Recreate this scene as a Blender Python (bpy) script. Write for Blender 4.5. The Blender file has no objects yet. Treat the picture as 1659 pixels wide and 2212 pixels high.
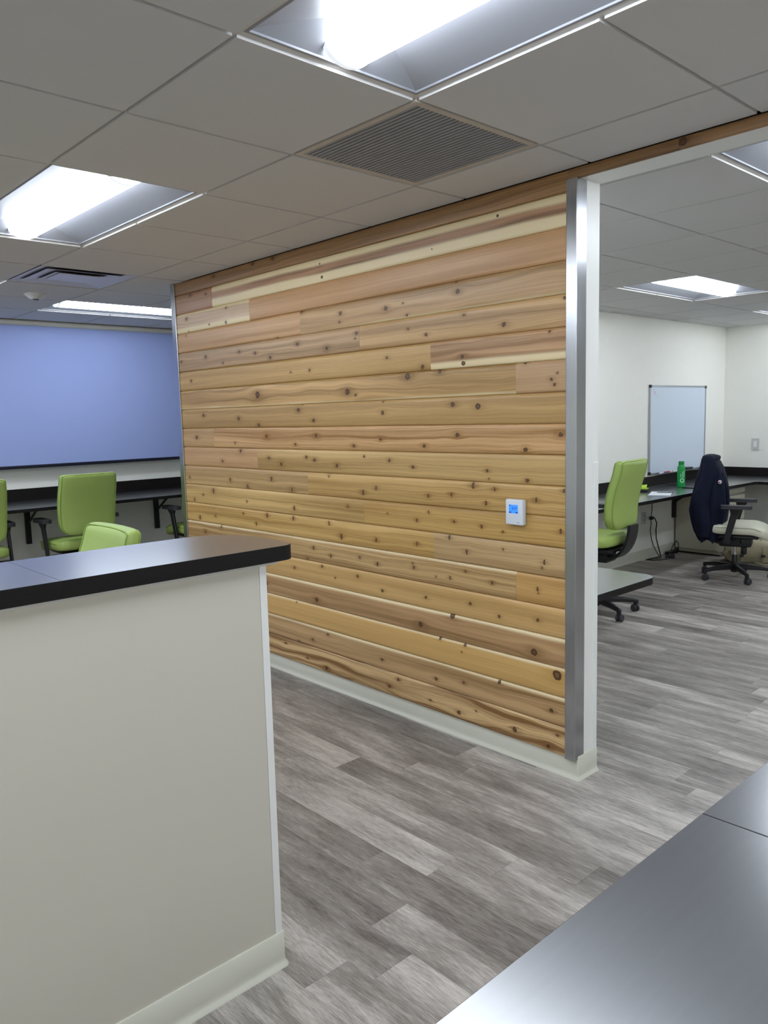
import bpy, bmesh, math, random
from mathutils import Vector, Matrix
random.seed(7)
scene = bpy.context.scene
C = scene.collection

# ------------------------------------------------------------------ camera, world, exposure
CAMP = Vector((1.6854, -1.7233, 1.5122))
ROW_X = Vector((0.68013464, 0.73264676, -0.02540864))
ROW_Y = Vector((0.07167868, -0.10095491, -0.99230553))
ROW_Z = Vector((-0.72957456, 0.67308011, -0.12117808))
FPX = 1688.94
cam = bpy.data.cameras.new('camera')
cam.sensor_fit = 'HORIZONTAL'; cam.sensor_width = 36.0; cam.lens = FPX / 1659 * 36
cam.clip_start = 0.02
cam_ob = bpy.data.objects.new('camera', cam); C.objects.link(cam_ob)
rot = Matrix((ROW_X, -ROW_Y, -ROW_Z)).transposed()
cam_ob.matrix_world = Matrix.Translation(CAMP) @ rot.to_4x4()
scene.camera = cam_ob
world = bpy.data.worlds.new('world'); scene.world = world; world.use_nodes = True
world.node_tree.nodes['Background'].inputs[0].default_value = (0.02, 0.02, 0.022, 1)
scene.view_settings.view_transform = 'Standard'
scene.view_settings.look = 'None'
scene.view_settings.gamma = 1.0
scene.view_settings.use_curve_mapping = False
scene.view_settings.exposure = 1.24
LAMP_STRENGTH = 9.0
LAMP_COLOR = (0.88, 0.955, 1.05)

H = 2.4246       # ceiling height
G = 0.6096       # ceiling module
YW = 0.912       # face of the boarded partition
def project(P):
    q = Vector(P) - CAMP
    d = ROW_Z.dot(q)
    if d < 0.05: return None
    return (829.5 + FPX * ROW_X.dot(q) / d, 1106 + FPX * ROW_Y.dot(q) / d)
def seen(P):
    uv = project(P)
    if uv is None or not (-15 < uv[0] < 1675 and -15 < uv[1] < 2227): return False
    P = Vector(P); D = P - CAMP
    def at(ax, v):
        if abs(D[ax]) < 1e-6: return None
        t = (v - CAMP[ax]) / D[ax]
        return CAMP + D * t if 0 < t < 0.999 else None
    q = at(0, -0.01)
    if q is not None and q.y < -0.6 and q.z < 1.16: return False
    q = at(1, YW)
    if q is not None and -3.2 < q.x < -0.06: return False
    q = at(2, 1.18)
    if q is not None and q.x > 1.42: return False
    q = at(0, -2.296)
    if q is not None and q.y > 1.06: return False
    return True

# ------------------------------------------------------------------ node helpers and materials
def lin(c):
    return tuple(((v / 255) / 12.92 if v / 255 <= 0.04045 else ((v / 255 + 0.055) / 1.055) ** 2.4) for v in c)
class NT:
    def __init__(s, tree): s.t = tree
    def n(s, typ, **kw):
        nd = s.t.nodes.new(typ)
        for k, v in kw.items(): setattr(nd, k, v)
        return nd
    def put(s, sock, v):
        if v is None: return
        if hasattr(v, 'is_output'): s.t.links.new(v, sock)
        elif isinstance(v, (tuple, list)) and len(v) == 3 and sock.type == 'RGBA': sock.default_value = (*v, 1)
        else: sock.default_value = v
    def m(s, op, a, b=None, c=None, clamp=False):
        nd = s.n('ShaderNodeMath', operation=op, use_clamp=clamp)
        s.put(nd.inputs[0], a); s.put(nd.inputs[1], b); s.put(nd.inputs[2], c)
        return nd.outputs[0]
    def xyz(s, x, y, z):
        nd = s.n('ShaderNodeCombineXYZ')
        for i, v in enumerate((x, y, z)): s.put(nd.inputs[i], v)
        return nd.outputs[0]
    def sep(s, v):
        nd = s.n('ShaderNodeSeparateXYZ'); s.put(nd.inputs[0], v); return nd.outputs
    def noise(s, vec, scale=1.0, detail=2.0, rough=0.5, dist=0.0):
        nd = s.n('ShaderNodeTexNoise'); s.put(nd.inputs['Vector'], vec)
        nd.inputs['Scale'].default_value = scale; nd.inputs['Detail'].default_value = detail
        nd.inputs['Roughness'].default_value = rough; nd.inputs['Distortion'].default_value = dist
        return nd.outputs[0]
    def ss(s, v, a, b):
        nd = s.n('ShaderNodeMapRange', interpolation_type='SMOOTHSTEP')
        s.put(nd.inputs[0], v); s.put(nd.inputs[1], a); s.put(nd.inputs[2], b)
        return nd.outputs[0]
    def mix(s, f, a, b):
        nd = s.n('ShaderNodeMix', data_type='RGBA'); s.put(nd.inputs[0], f); s.put(nd.inputs[6], a); s.put(nd.inputs[7], b)
        return nd.outputs[2]
    def bump(s, h, strength, dist=0.002):
        nd = s.n('ShaderNodeBump'); nd.inputs['Strength'].default_value = strength; nd.inputs['Distance'].default_value = dist
        s.put(nd.inputs['Height'], h); return nd.outputs[0]
def new_mat(name):
    m = bpy.data.materials.new(name); m.use_nodes = True
    t = NT(m.node_tree); b = m.node_tree.nodes['Principled BSDF']
    return m, t, b
def mat(name, rgb, rough=0.5, metal=0.0, spec=0.5, vary=0.06, scale=9.0, bump=0.0, bscale=300.0, coat=0.0):
    m, t, b = new_mat(name)
    c = lin(rgb)
    tc = t.n('ShaderNodeTexCoord').outputs['Object']
    f = t.noise(tc, scale, 3.0)
    t.put(b.inputs['Base Color'], t.mix(f, tuple(v * (1 - vary) for v in c), tuple(min(1, v * (1 + vary)) for v in c)))
    b.inputs['Roughness'].default_value = rough; b.inputs['Metallic'].default_value = metal
    b.inputs['Specular IOR Level'].default_value = spec; b.inputs['Coat Weight'].default_value = coat
    if bump: t.put(b.inputs['Normal'], t.bump(t.noise(tc, bscale, 2.0), bump, 0.001))
    return m
MAT = {}
MAT['wall'] = mat('cream_wall_paint', (246, 245, 236), 0.6, vary=0.015, bump=0.12, bscale=220)
MAT['white_panel'] = mat('white_panel', (243, 243, 238), 0.35, vary=0.01)
MAT['tile'] = mat('ceiling_tile', (214, 213, 212), 0.9, spec=0.2, vary=0.02, scale=3, bump=0.25, bscale=420)
MAT['tee'] = mat('ceiling_tee', (205, 200, 193), 0.5, vary=0.02)
MAT['deck'] = mat('ceiling_deck', (120, 118, 115), 0.9)
MAT['reflector'] = mat('troffer_reflector', (146, 148, 154), 0.45, vary=0.008)
MAT['grey_slat'] = mat('grille_slat', (152, 155, 162), 0.5)
MAT['grille_frame'] = mat('grille_frame', (196, 188, 178), 0.5)
MAT['plenum'] = mat('grille_plenum', (92, 94, 99), 0.9)
MAT['duct'] = mat('duct_grey', (140, 141, 152), 0.7)
MAT['diffuser'] = mat('diffuser_metal', (206, 208, 220), 0.35)
MAT['cream_base'] = mat('cream_vinyl_base', (214, 213, 198), 0.38, vary=0.015)
MAT['counter_panel'] = mat('counter_panel', (208, 203, 189), 0.45, vary=0.015, scale=2)
MAT['white_trim'] = mat('white_edge_trim', (240, 240, 236), 0.3, vary=0.01)
MAT['black_plastic'] = mat('black_plastic', (22, 22, 25), 0.4, vary=0.1)
MAT['dark_grey_plastic'] = mat('dark_grey_plastic', (48, 49, 54), 0.5, vary=0.08)
MAT['black_metal'] = mat('black_metal', (18, 18, 18), 0.45)
MAT['chrome'] = mat('chrome', (205, 207, 210), 0.15, metal=1.0)
MAT['green_vinyl'] = mat('green_vinyl', (166, 190, 100), 0.42, vary=0.05, scale=14, bump=0.1, bscale=500)
MAT['green_piping'] = mat('green_piping', (140, 168, 76), 0.45)
MAT['beige_vinyl'] = mat('beige_vinyl', (206, 204, 182), 0.4, vary=0.04, bump=0.1, bscale=500)
MAT['beige_piping'] = mat('beige_piping', (150, 147, 128), 0.45)
MAT['navy_cloth'] = mat('navy_cloth', (17, 23, 42), 0.85, spec=0.2, vary=0.2, scale=30, bump=0.3, bscale=900)
MAT['patch_white'] = mat('patch_white', (200, 190, 195), 0.7)
MAT['patch_red'] = mat('patch_red', (150, 40, 48), 0.7)
MAT['screen_blue'] = mat('screen_blue', (160, 175, 226), 0.75, spec=0.25, vary=0.02, scale=2)
MAT['screen_case'] = mat('screen_case', (206, 203, 190), 0.45)
MAT['navy_bar'] = mat('screen_bar', (16, 17, 38), 0.5)
MAT['whiteboard'] = mat('whiteboard_surface', (212, 224, 238), 0.16, vary=0.006)
MAT['aluminium'] = mat('aluminium', (178, 182, 188), 0.32, metal=0.9)
MAT['marker_red'] = mat('marker_red', (170, 40, 52), 0.35)
MAT['marker_blue'] = mat('marker_blue', (70, 70, 170), 0.35)
MAT['marker_white'] = mat('marker_white', (228, 228, 232), 0.35)
MAT['eraser'] = mat('eraser_felt', (62, 66, 72), 0.8)
MAT['ink_pink'] = mat('ink_pink', (224, 190, 208), 0.5)
MAT['bottle_green'] = mat('bottle_green', (10, 160, 72), 0.35, vary=0.05)
MAT['bottle_cap'] = mat('bottle_cap', (10, 138, 62), 0.4)
MAT['bottle_print'] = mat('bottle_print', (165, 235, 190), 0.5)
MAT['paper'] = mat('paper', (240, 243, 248), 0.7, vary=0.01)
MAT['sticky'] = mat('sticky_note', (190, 226, 70), 0.7)
MAT['cabinet'] = mat('cabinet_cream', (200, 196, 176), 0.45, vary=0.02)
MAT['outlet'] = mat('outlet_plate', (206, 208, 205), 0.35)
MAT['thermostat'] = mat('thermostat_case', (224, 231, 240), 0.35, vary=0.01)
MAT['lcd_ink'] = mat('lcd_ink', (10, 40, 120), 0.4)
MAT['grey_ink'] = mat('grey_ink', (130, 136, 148), 0.5)
MAT['bag'] = mat('khaki_canvas', (168, 160, 132), 0.8, vary=0.15, scale=20, bump=0.4, bscale=200)
MAT['bag_strap'] = mat('bag_strap', (150, 142, 112), 0.8)
MAT['sensor'] = mat('sensor_white', (214, 214, 210), 0.45)
MAT['clear_guard'] = mat('corner_guard_plastic', (242, 244, 240), 0.22, vary=0.005)

def laminate():
    m, t, b = new_mat('dark_laminate')
    tc = t.n('ShaderNodeTexCoord').outputs['Object']; s = t.sep(tc)
    f = t.noise(t.xyz(t.m('MULTIPLY', s[0], 160), t.m('MULTIPLY', s[1], 9), t.m('MULTIPLY', s[2], 160)), 1.0, 4.0, 0.6)
    t.put(b.inputs['Base Color'], t.mix(f, lin((52, 54, 59)), lin((66, 68, 73))))
    b.inputs['Roughness'].default_value = 0.3
    b.inputs['Coat Weight'].default_value = 1.0; b.inputs['Coat Roughness'].default_value = 0.2; b.inputs['Coat IOR'].default_value = 1.65
    b.inputs['Specular IOR Level'].default_value = 1.0
    return m
MAT['laminate'] = laminate()
def edge_band():
    m, t, b = new_mat('dark_edge_band')
    s = t.sep(t.n('ShaderNodeTexCoord').outputs['Object'])
    f = t.noise(t.xyz(t.m('MULTIPLY', s[0], 7), t.m('MULTIPLY', s[1], 7), t.m('MULTIPLY', s[2], 420)), 1.0, 4.0, 0.6)
    t.put(b.inputs['Base Color'], t.mix(f, lin((14, 13, 14)), lin((34, 30, 29))))
    b.inputs['Roughness'].default_value = 0.5; b.inputs['Specular IOR Level'].default_value = 0.2
    return m
MAT['edge_band'] = edge_band()
def steel():
    m, t, b = new_mat('brushed_steel')
    tc = t.n('ShaderNodeTexCoord').outputs['Object']; s = t.sep(tc)
    f = t.noise(t.xyz(t.m('MULTIPLY', s[0], 900), t.m('MULTIPLY', s[1], 900), t.m('MULTIPLY', s[2], 7)), 1.0, 2.0)
    t.put(b.inputs['Base Color'], t.mix(f, lin((168, 170, 174)), lin((205, 207, 210))))
    b.inputs['Metallic'].default_value = 1.0
    t.put(b.inputs['Roughness'], t.m('MULTIPLY_ADD', f, 0.10, 0.17))
    t.put(b.inputs['Normal'], t.bump(f, 0.06, 0.0004))
    return m
MAT['steel'] = steel()
def emit(name, rgb, strength):
    m, t, b = new_mat(name)
    b.inputs['Base Color'].default_value = (0.85, 0.86, 0.88, 1)
    b.inputs['Emission Color'].default_value = (*rgb, 1); b.inputs['Emission Strength'].default_value = strength
    b.inputs['Roughness'].default_value = 0.4
    return m
MAT['lens'] = emit('lamp_lens', LAMP_COLOR, LAMP_STRENGTH)
MAT['rim'] = emit('frosted_rim_glow', LAMP_COLOR, 0.28)  # faint glow added so the unlit rim does not show dark
MAT['lcd'] = emit('lcd_backlight', lin((44, 112, 214)), 0.8); MAT['lcd'].node_tree.nodes['Principled BSDF'].inputs['Base Color'].default_value = (0.01, 0.03, 0.1, 1)

def floor_mat(name, per_face):
    m, t, b = new_mat(name)
    if per_face:
        r = t.n('ShaderNodeAttribute', attribute_name='tone').outputs['Fac']
        tc = t.n('ShaderNodeNewGeometry').outputs['Position']
    else:
        r = t.n('ShaderNodeObjectInfo').outputs['Random']
        tc = t.n('ShaderNodeNewGeometry').outputs['Position']
    s = t.sep(tc)
    off = t.m('MULTIPLY', r, 57.0)
    x, y = s[0], s[1]
    wav = t.m('MULTIPLY_ADD', t.noise(t.xyz(t.m('MULTIPLY', x, 2.2), t.m('MULTIPLY', y, 9.0), off), 1.0, 2.0), 0.05, y)
    blotch = t.noise(t.xyz(t.m('MULTIPLY', x, 2.6), t.m('MULTIPLY', wav, 11.0), off), 1.0, 3.0, 0.55)
    streak = t.noise(t.xyz(t.m('MULTIPLY', x, 4.5), t.m('MULTIPLY', wav, 60.0), off), 1.0, 4.0, 0.65)
    fine = t.noise(t.xyz(t.m('MULTIPLY', x, 26.0), t.m('MULTIPLY', wav, 300.0), off), 1.0, 3.0, 0.65)
    tone = t.m('SUBTRACT', r, 0.5)
    v = t.m('MULTIPLY_ADD', t.m('SUBTRACT', blotch, 0.5), 1.05, 0.5)
    v = t.m('MULTIPLY_ADD', t.m('SUBTRACT', streak, 0.5), 0.62, v)
    v = t.m('MULTIPLY_ADD', t.m('SUBTRACT', fine, 0.5), 0.85, v)
    v = t.m('MULTIPLY_ADD', tone, 0.34, v, clamp=True)
    cr = t.n('ShaderNodeValToRGB'); t.put(cr.inputs[0], v)
    e = cr.color_ramp.elements
    e[0].position = 0.05; e[0].color = (*lin((88, 82, 77)), 1)
    e[1].position = 0.95; e[1].color = (*lin((216, 209, 200)), 1)
    k = e.new(0.5); k.color = (*lin((152, 145, 138)), 1)
    t.put(b.inputs['Base Color'], cr.outputs[0])
    t.put(b.inputs['Roughness'], t.m('MULTIPLY_ADD', fine, 0.14, 0.36))
    b.inputs['Specular IOR Level'].default_value = 0.45
    t.put(b.inputs['Normal'], t.bump(fine, 0.12, 0.0008))
    return m
MAT['vinyl'] = floor_mat('vinyl_plank', False)
MAT['vinyl_far'] = floor_mat('vinyl_plank_far', True)

# ------------------------------------------------------------------ mesh helpers
def finish(me, smooth, angle=35):
    if smooth:
        me.polygons.foreach_set('use_smooth', [True] * len(me.polygons))
        me.set_sharp_from_angle(angle=math.radians(angle))
def obj(name, me, material=None, parent=None, loc=None, rot=None, **props):
    o = bpy.data.objects.new(name, me); C.objects.link(o)
    if material and me is not None and not me.materials: me.materials.append(MAT[material] if isinstance(material, str) else material)
    if parent: o.parent = parent
    if loc: o.location = loc
    if rot: o.rotation_euler = rot
    for k, v in props.items(): o[k] = v
    return o
def empty(name, loc=(0, 0, 0), rz=0.0, **props):
    o = bpy.data.objects.new(name, None); C.objects.link(o)
    o.location = loc; o.rotation_euler = (0, 0, rz); o.empty_display_size = 0.1
    for k, v in props.items(): o[k] = v
    return o
class B:
    """collects shapes in one bmesh"""
    def __init__(s): s.b = bmesh.new()
    def box(s, x0, x1, y0, y1, z0, z1, bev=0.0, seg=2, mtx=None):
        t = bmesh.new()
        vs = [t.verts.new((x, y, z)) for z in (z0, z1) for y in (y0, y1) for x in (x0, x1)]
        for f in ((0, 2, 3, 1), (4, 5, 7, 6), (0, 1, 5, 4), (2, 6, 7, 3), (0, 4, 6, 2), (1, 3, 7, 5)): t.faces.new([vs[i] for i in f])
        if bev: bmesh.ops.bevel(t, geom=t.edges[:], offset=bev, segments=seg, profile=0.5, affect='EDGES', clamp_overlap=True)
        if mtx is not None: bmesh.ops.transform(t, matrix=mtx, verts=t.verts[:])
        s.merge(t); return s
    def merge(s, t):
        me = bpy.data.meshes.new('tmp'); t.to_mesh(me); t.free(); s.b.from_mesh(me); bpy.data.meshes.remove(me)
    def rings(s, rs, cap=True, loop=True):
        b = s.b; rows = [[b.verts.new(p) for p in r] for r in rs]; n = len(rows[0])
        for a, c in zip(rows, rows[1:]):
            for i in range(n if loop else n - 1):
                j = (i + 1) % n; b.faces.new((a[i], a[j], c[j], c[i]))
        if cap:
            b.faces.new(rows[0][::-1]); b.faces.new(rows[-1])
        return s
    def tube(s, pts, r, n=8, cap=True):
        pts = [Vector(p) for p in pts]; rs = []; up = None
        for i, p in enumerate(pts):
            d = (pts[min(i + 1, len(pts) - 1)] - pts[max(i - 1, 0)]).normalized()
            if up is None: up = Vector((0, 0, 1)) if abs(d.z) < 0.9 else Vector((1, 0, 0))
            a = d.cross(up).normalized(); up = a.cross(d).normalized()
            rr = r[i] if isinstance(r, (list, tuple)) else r
            rs.append([p + (a * math.cos(q) + up * math.sin(q)) * rr for q in [2 * math.pi * k / n for k in range(n)]])
        return s.rings(rs, cap)
    def lathe(s, prof, n=20, c=(0, 0, 0), axis='z'):
        rs = []
        for r, z in prof:
            ring = []
            for k in range(n):
                a = 2 * math.pi * k / n; p = (r * math.cos(a), r * math.sin(a), z)
                if axis == 'y': p = (p[0], p[2], p[1])
                if axis == 'x': p = (p[2], p[0], p[1])
                ring.append((p[0] + c[0], p[1] + c[1], p[2] + c[2]))
            rs.append(ring)
        return s.rings(rs)
    def prism(s, poly, z0, z1):
        return s.rings([[(x, y, z0) for x, y in poly], [(x, y, z1) for x, y in poly]])
    def me(s, smooth=False, angle=35):
        bmesh.ops.recalc_face_normals(s.b, faces=s.b.faces[:])
        m = bpy.data.meshes.new('mesh'); s.b.to_mesh(m); s.b.free(); finish(m, smooth, angle); return m
def boxme(*a, **k): return B().box(*a, **k).me()
def rpoly(x0, x1, y0, y1, radii, n=8):
    """rectangle outline, corner radii in order (x0,y0),(x1,y0),(x1,y1),(x0,y1)"""
    out = []
    for (cx, cy, a0, sx, sy), r in zip(((x0, y0, 180, 1, 1), (x1, y0, 270, -1, 1), (x1, y1, 0, -1, -1), (x0, y1, 90, 1, -1)), radii):
        if r <= 0: out.append((cx, cy)); continue
        for k in range(n + 1):
            a = math.radians(a0 + 90 * k / n); out.append((cx + sx * r + r * math.cos(a), cy + sy * r + r * math.sin(a)))
    return out
def top_me(poly, z0, z1, bev=0.003):
    """worktop slab with a softened arris"""
    t = bmesh.new()
    b0 = [t.verts.new((x, y, z0)) for x, y in poly]; f = t.faces.new(b0)
    r = bmesh.ops.extrude_face_region(t, geom=[f])
    vs = [v for v in r['geom'] if isinstance(v, bmesh.types.BMVert)]
    for v in vs: v.co.z = z1
    es = [e for e in t.edges if all(abs(v.co.z - z1) < 1e-6 for v in e.verts)]
    bmesh.ops.bevel(t, geom=es, offset=bev, segments=2, profile=0.5, affect='EDGES')
    bmesh.ops.recalc_face_normals(t, faces=t.faces[:])
    m = bpy.data.meshes.new('mesh'); t.to_mesh(m); t.free(); finish(m, True, 18)
    m.materials.append(MAT['laminate']); m.materials.append(MAT['edge_band'])
    for f in m.polygons: f.material_index = 0 if f.normal.z > 0.5 else 1
    return m
def sweep(path, prof, close_prof=True):
    """baseboard: path = list of (x,y,[normals]) ; prof = (offset, z)"""
    rs = []
    for x, y, ns in path:
        for nx, ny in ns: rs.append([(x + nx * d, y + ny * d, z) for d, z in prof])
    b = B(); b.rings(rs, True, True); return b.me(True, 50)
COVE = [(0.0, 0.10), (0.004, 0.1015), (0.006, 0.099), (0.006, 0.030), (0.0065, 0.020), (0.009, 0.011), (0.0145, 0.005), (0.016, 0.0), (0.0, 0.0)]
def arc_normals(a0, a1, n=8): return [(math.cos(math.radians(a0 + (a1 - a0) * k / n)), math.sin(math.radians(a0 + (a1 - a0) * k / n))) for k in range(n + 1)]

# ------------------------------------------------------------------ structure: walls
def structure(name, me, material, parent=None, **kw):
    o = obj(name, me, material, parent, **kw)
    if parent is None: o['kind'] = 'structure'
    return o
XL, XR, YF, YB = -5.6, 4.27, -4.27, 7.3
HR = H - 0.012            # ceiling of the right-hand office
def wall(name, x0, x1, y0, y1, label, z0=0, z1=H + 0.16):
    return structure(name, boxme(x0, x1, y0, y1, z0, z1), 'wall', label=label, category='wall')
wall('wall_left', XL - 0.12, XL, YF, 3.66, 'cream wall behind the blue screen and the far black desk')
wall('wall_front', XL, XR, YF - 0.12, YF, 'cream wall behind the viewer')
wall('wall_right', XR, XR + 0.12, YF, YB, 'cream wall closing the office on the right')
wall('wall_rear', -2.42, XR, YB, YB + 0.12, 'cream wall with the light switch at the far right')
wall('wall_office', -2.42, -2.296, 1.065, YB, 'cream wall behind the whiteboard and the bottle')
wall('wall_alcove', XL, -2.42, 3.54, 3.66, 'cream wall closing the far left bay')
part = structure('wall_partition', boxme(-3.2, -0.052, 0.930, 1.065, 0, H), 'white_panel',
                 label='partition clad in knotty cedar boards with a white end', category='wall')

# knotty boards ------------------------------------------------------
KNOTS = {
 0: [(-1.097,0.187,0.0079),(-1.164,0.135,0.0071),(-0.872,0.137,0.0051),(-0.689,0.123,0.0098),(-0.582,0.158,0.0048),(-0.361,0.133,0.0109),(-0.184,0.111,0.0076),(-0.138,0.172,0.0052),(-1.681,0.116,0.0095),(-2.066,0.185,0.0059),(-1.855,0.138,0.0049)],
 1: [(-1.215,0.266,0.0071),(-0.832,0.252,0.0083),(-0.655,0.276,0.0064),(-0.447,0.329,0.0085),(-0.169,0.272,0.0082),(-1.66,0.315,0.007),(-1.8,0.258,0.0072),(-1.936,0.22,0.0058)],
 2: [(-0.802,0.457,0.0073),(-0.645,0.457,0.0071),(-0.666,0.421,0.004),(-0.14,0.431,0.02),(-1.941,0.454,0.0049)],
 3: [(-0.722,0.582,0.0135),(-0.929,0.504,0.0133),(-0.256,0.505,0.0148),(-2.239,0.524,0.0102),(-1.749,0.498,0.0126)],
 4: [(-1.197,0.631,0.0086),(-0.889,0.645,0.0073),(-0.609,0.659,0.007),(-0.442,0.628,0.0075),(-0.237,0.648,0.0073),(-2.227,0.646,0.0076),(-1.946,0.658,0.0073),(-1.689,0.697,0.0077),(-1.389,0.681,0.008),(-1.575,0.647,0.0053)],
 5: [(-2.734,0.832,0.0089),(-2.937,0.777,0.0079),(-1.229,0.766,0.0078),(-0.967,0.781,0.0066),(-0.974,0.799,0.004),(-0.821,0.755,0.004),(-0.73,0.761,0.0063),(-0.635,0.805,0.004),(-0.48,0.772,0.006),(-0.237,0.78,0.0065),(-0.234,0.765,0.004),(-1.607,0.763,0.0076),(-1.759,0.794,0.007),(-1.819,0.725,0.0055),(-1.367,0.783,0.0065)],
 6: [(-3.0,0.869,0.0107),(-2.797,0.895,0.0064),(-2.464,0.933,0.0061),(-2.204,0.942,0.0105),(-2.323,0.882,0.0083),(-1.941,0.946,0.01),(-1.614,0.944,0.0084),(-1.513,0.88,0.0114),(-1.235,0.89,0.0077),(-0.943,0.9,0.0073),(-0.732,0.95,0.0078),(-0.626,0.895,0.0077),(-0.203,0.899,0.0071),(-0.419,0.929,0.004),(-0.215,0.874,0.004)],
 7: [(-2.808,1.058,0.0116),(-2.94,1.025,0.0066),(-3.059,0.988,0.0081),(-2.416,1.013,0.0072),(-1.926,1.005,0.01),(-1.45,1.046,0.0061),(-1.144,1.034,0.0042),(-0.861,1.06,0.0056),(-0.94,1.015,0.0065),(-0.7,1.028,0.0062),(-0.537,1.018,0.0068),(-0.418,1.006,0.0044),(-0.123,1.034,0.007)],
 8: [(-3.111,1.136,0.0081),(-2.597,1.14,0.0099),(-2.142,1.166,0.0092),(-2.402,1.107,0.0096),(-1.943,1.11,0.0089),(-1.603,1.201,0.0062),(-1.326,1.128,0.0089),(-1.226,1.156,0.0076),(-0.862,1.136,0.0071),(-0.715,1.15,0.0069),(-0.585,1.198,0.0105),(-0.463,1.188,0.0066),(-0.512,1.124,0.0074),(-0.244,1.155,0.0078),(-0.11,1.2,0.0062)],
 9: [(-2.464,1.325,0.0109),(-2.679,1.256,0.0088),(-2.16,1.287,0.008),(-2.039,1.254,0.0101),(-1.797,1.299,0.0086),(-1.723,1.284,0.0085),(-1.532,1.26,0.0092),(-1.312,1.313,0.0059),(-1.124,1.297,0.0071),(-0.96,1.269,0.0073),(-0.503,1.266,0.0067),(-0.29,1.233,0.0078),(-0.495,1.232,0.004)],
 10: [(-2.987,1.406,0.0119),(-2.171,1.414,0.0092),(-1.7,1.418,0.0095),(-2.517,1.37,0.0061),(-1.891,1.37,0.0077),(-1.388,1.366,0.008),(-1.181,1.4,0.0072),(-0.882,1.37,0.0076),(-0.672,1.421,0.0094),(-0.297,1.361,0.0088),(-0.124,1.423,0.0092)],
 11: [(-2.885,1.55,0.0104),(-2.466,1.522,0.0109),(-2.25,1.481,0.0093),(-1.853,1.559,0.0109),(-1.72,1.501,0.0085),(-1.821,1.59,0.0043),(-1.163,1.53,0.0104),(-0.699,1.558,0.0109),(-0.552,1.546,0.0128),(-1.16,1.584,0.004)],
 12: [(-2.248,1.658,0.02),(-1.425,1.643,0.0161),(-1.363,1.625,0.0069),(-0.984,1.697,0.0154),(-0.776,1.71,0.0104),(-0.301,1.716,0.0061),(-0.141,1.665,0.004),(-0.168,1.642,0.006),(-0.154,1.621,0.0059)],
 13: [(-1.738,1.772,0.0075),(-1.911,1.771,0.0055),(-3.021,1.778,0.0093),(-1.123,1.795,0.0071),(-0.884,1.736,0.0091),(-0.637,1.764,0.0087),(-0.631,1.736,0.0101),(-0.178,1.83,0.0047)],
 14: [(-2.819,1.921,0.0103),(-2.425,1.923,0.0072),(-2.255,1.902,0.0082),(-2.103,1.865,0.0091),(-2.615,1.868,0.0062),(-1.839,1.919,0.0087),(-1.583,1.876,0.0093),(-1.342,1.931,0.008),(-1.353,1.907,0.005),(-3.137,1.909,0.0068),(-0.627,1.943,0.0051),(-0.857,1.88,0.0076),(-0.406,1.88,0.009),(-0.973,1.917,0.0046),(-0.108,1.951,0.0059)],
 15: [(-3.055,2.074,0.0054),(-1.793,2.089,0.0087),(-1.462,2.043,0.0102),(-1.471,2.0,0.0051),(-2.029,1.969,0.0056),(-1.122,2.028,0.0112),(-1.002,2.038,0.0047),(-0.978,1.98,0.0062),(-0.66,2.047,0.0103),(-0.67,2.09,0.004)],
 16: [(-3.038,2.181,0.0094),(-2.549,2.198,0.0062),(-2.757,2.117,0.0077),(-2.559,2.11,0.0099),(-3.021,2.1,0.0053)],
 17: [(-2.974,2.326,0.008),(-2.779,2.308,0.0065),(-2.873,2.341,0.0053),(-1.605,2.243,0.0074),(-1.619,2.313,0.0053),(-0.436,2.322,0.0064),(-0.811,2.252,0.004)],
 18: [(-2.678,2.402,0.0076),(-2.24,2.409,0.0083),(-2.038,2.408,0.0092)],
}

ROW_H = 0.1253; ROW_Z0 = 0.088
BX0, BX1 = -3.167, -0.0973
JOINTS = {17: -2.709, 16: -2.296, 15: -1.807, 14: -1.321, 13: -0.83, 12: -0.346, 10: -2.768, 9: -2.279, 8: -1.79, 7: -1.322, 6: -0.831, 5: -0.349}
TAN, YEL, PINK, BRN, GOLD, OLIVE, PALE = (190, 152, 102), (200, 165, 108), (196, 150, 112), (158, 120, 82), (204, 158, 88), (184, 148, 92), (206, 178, 140)
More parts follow.
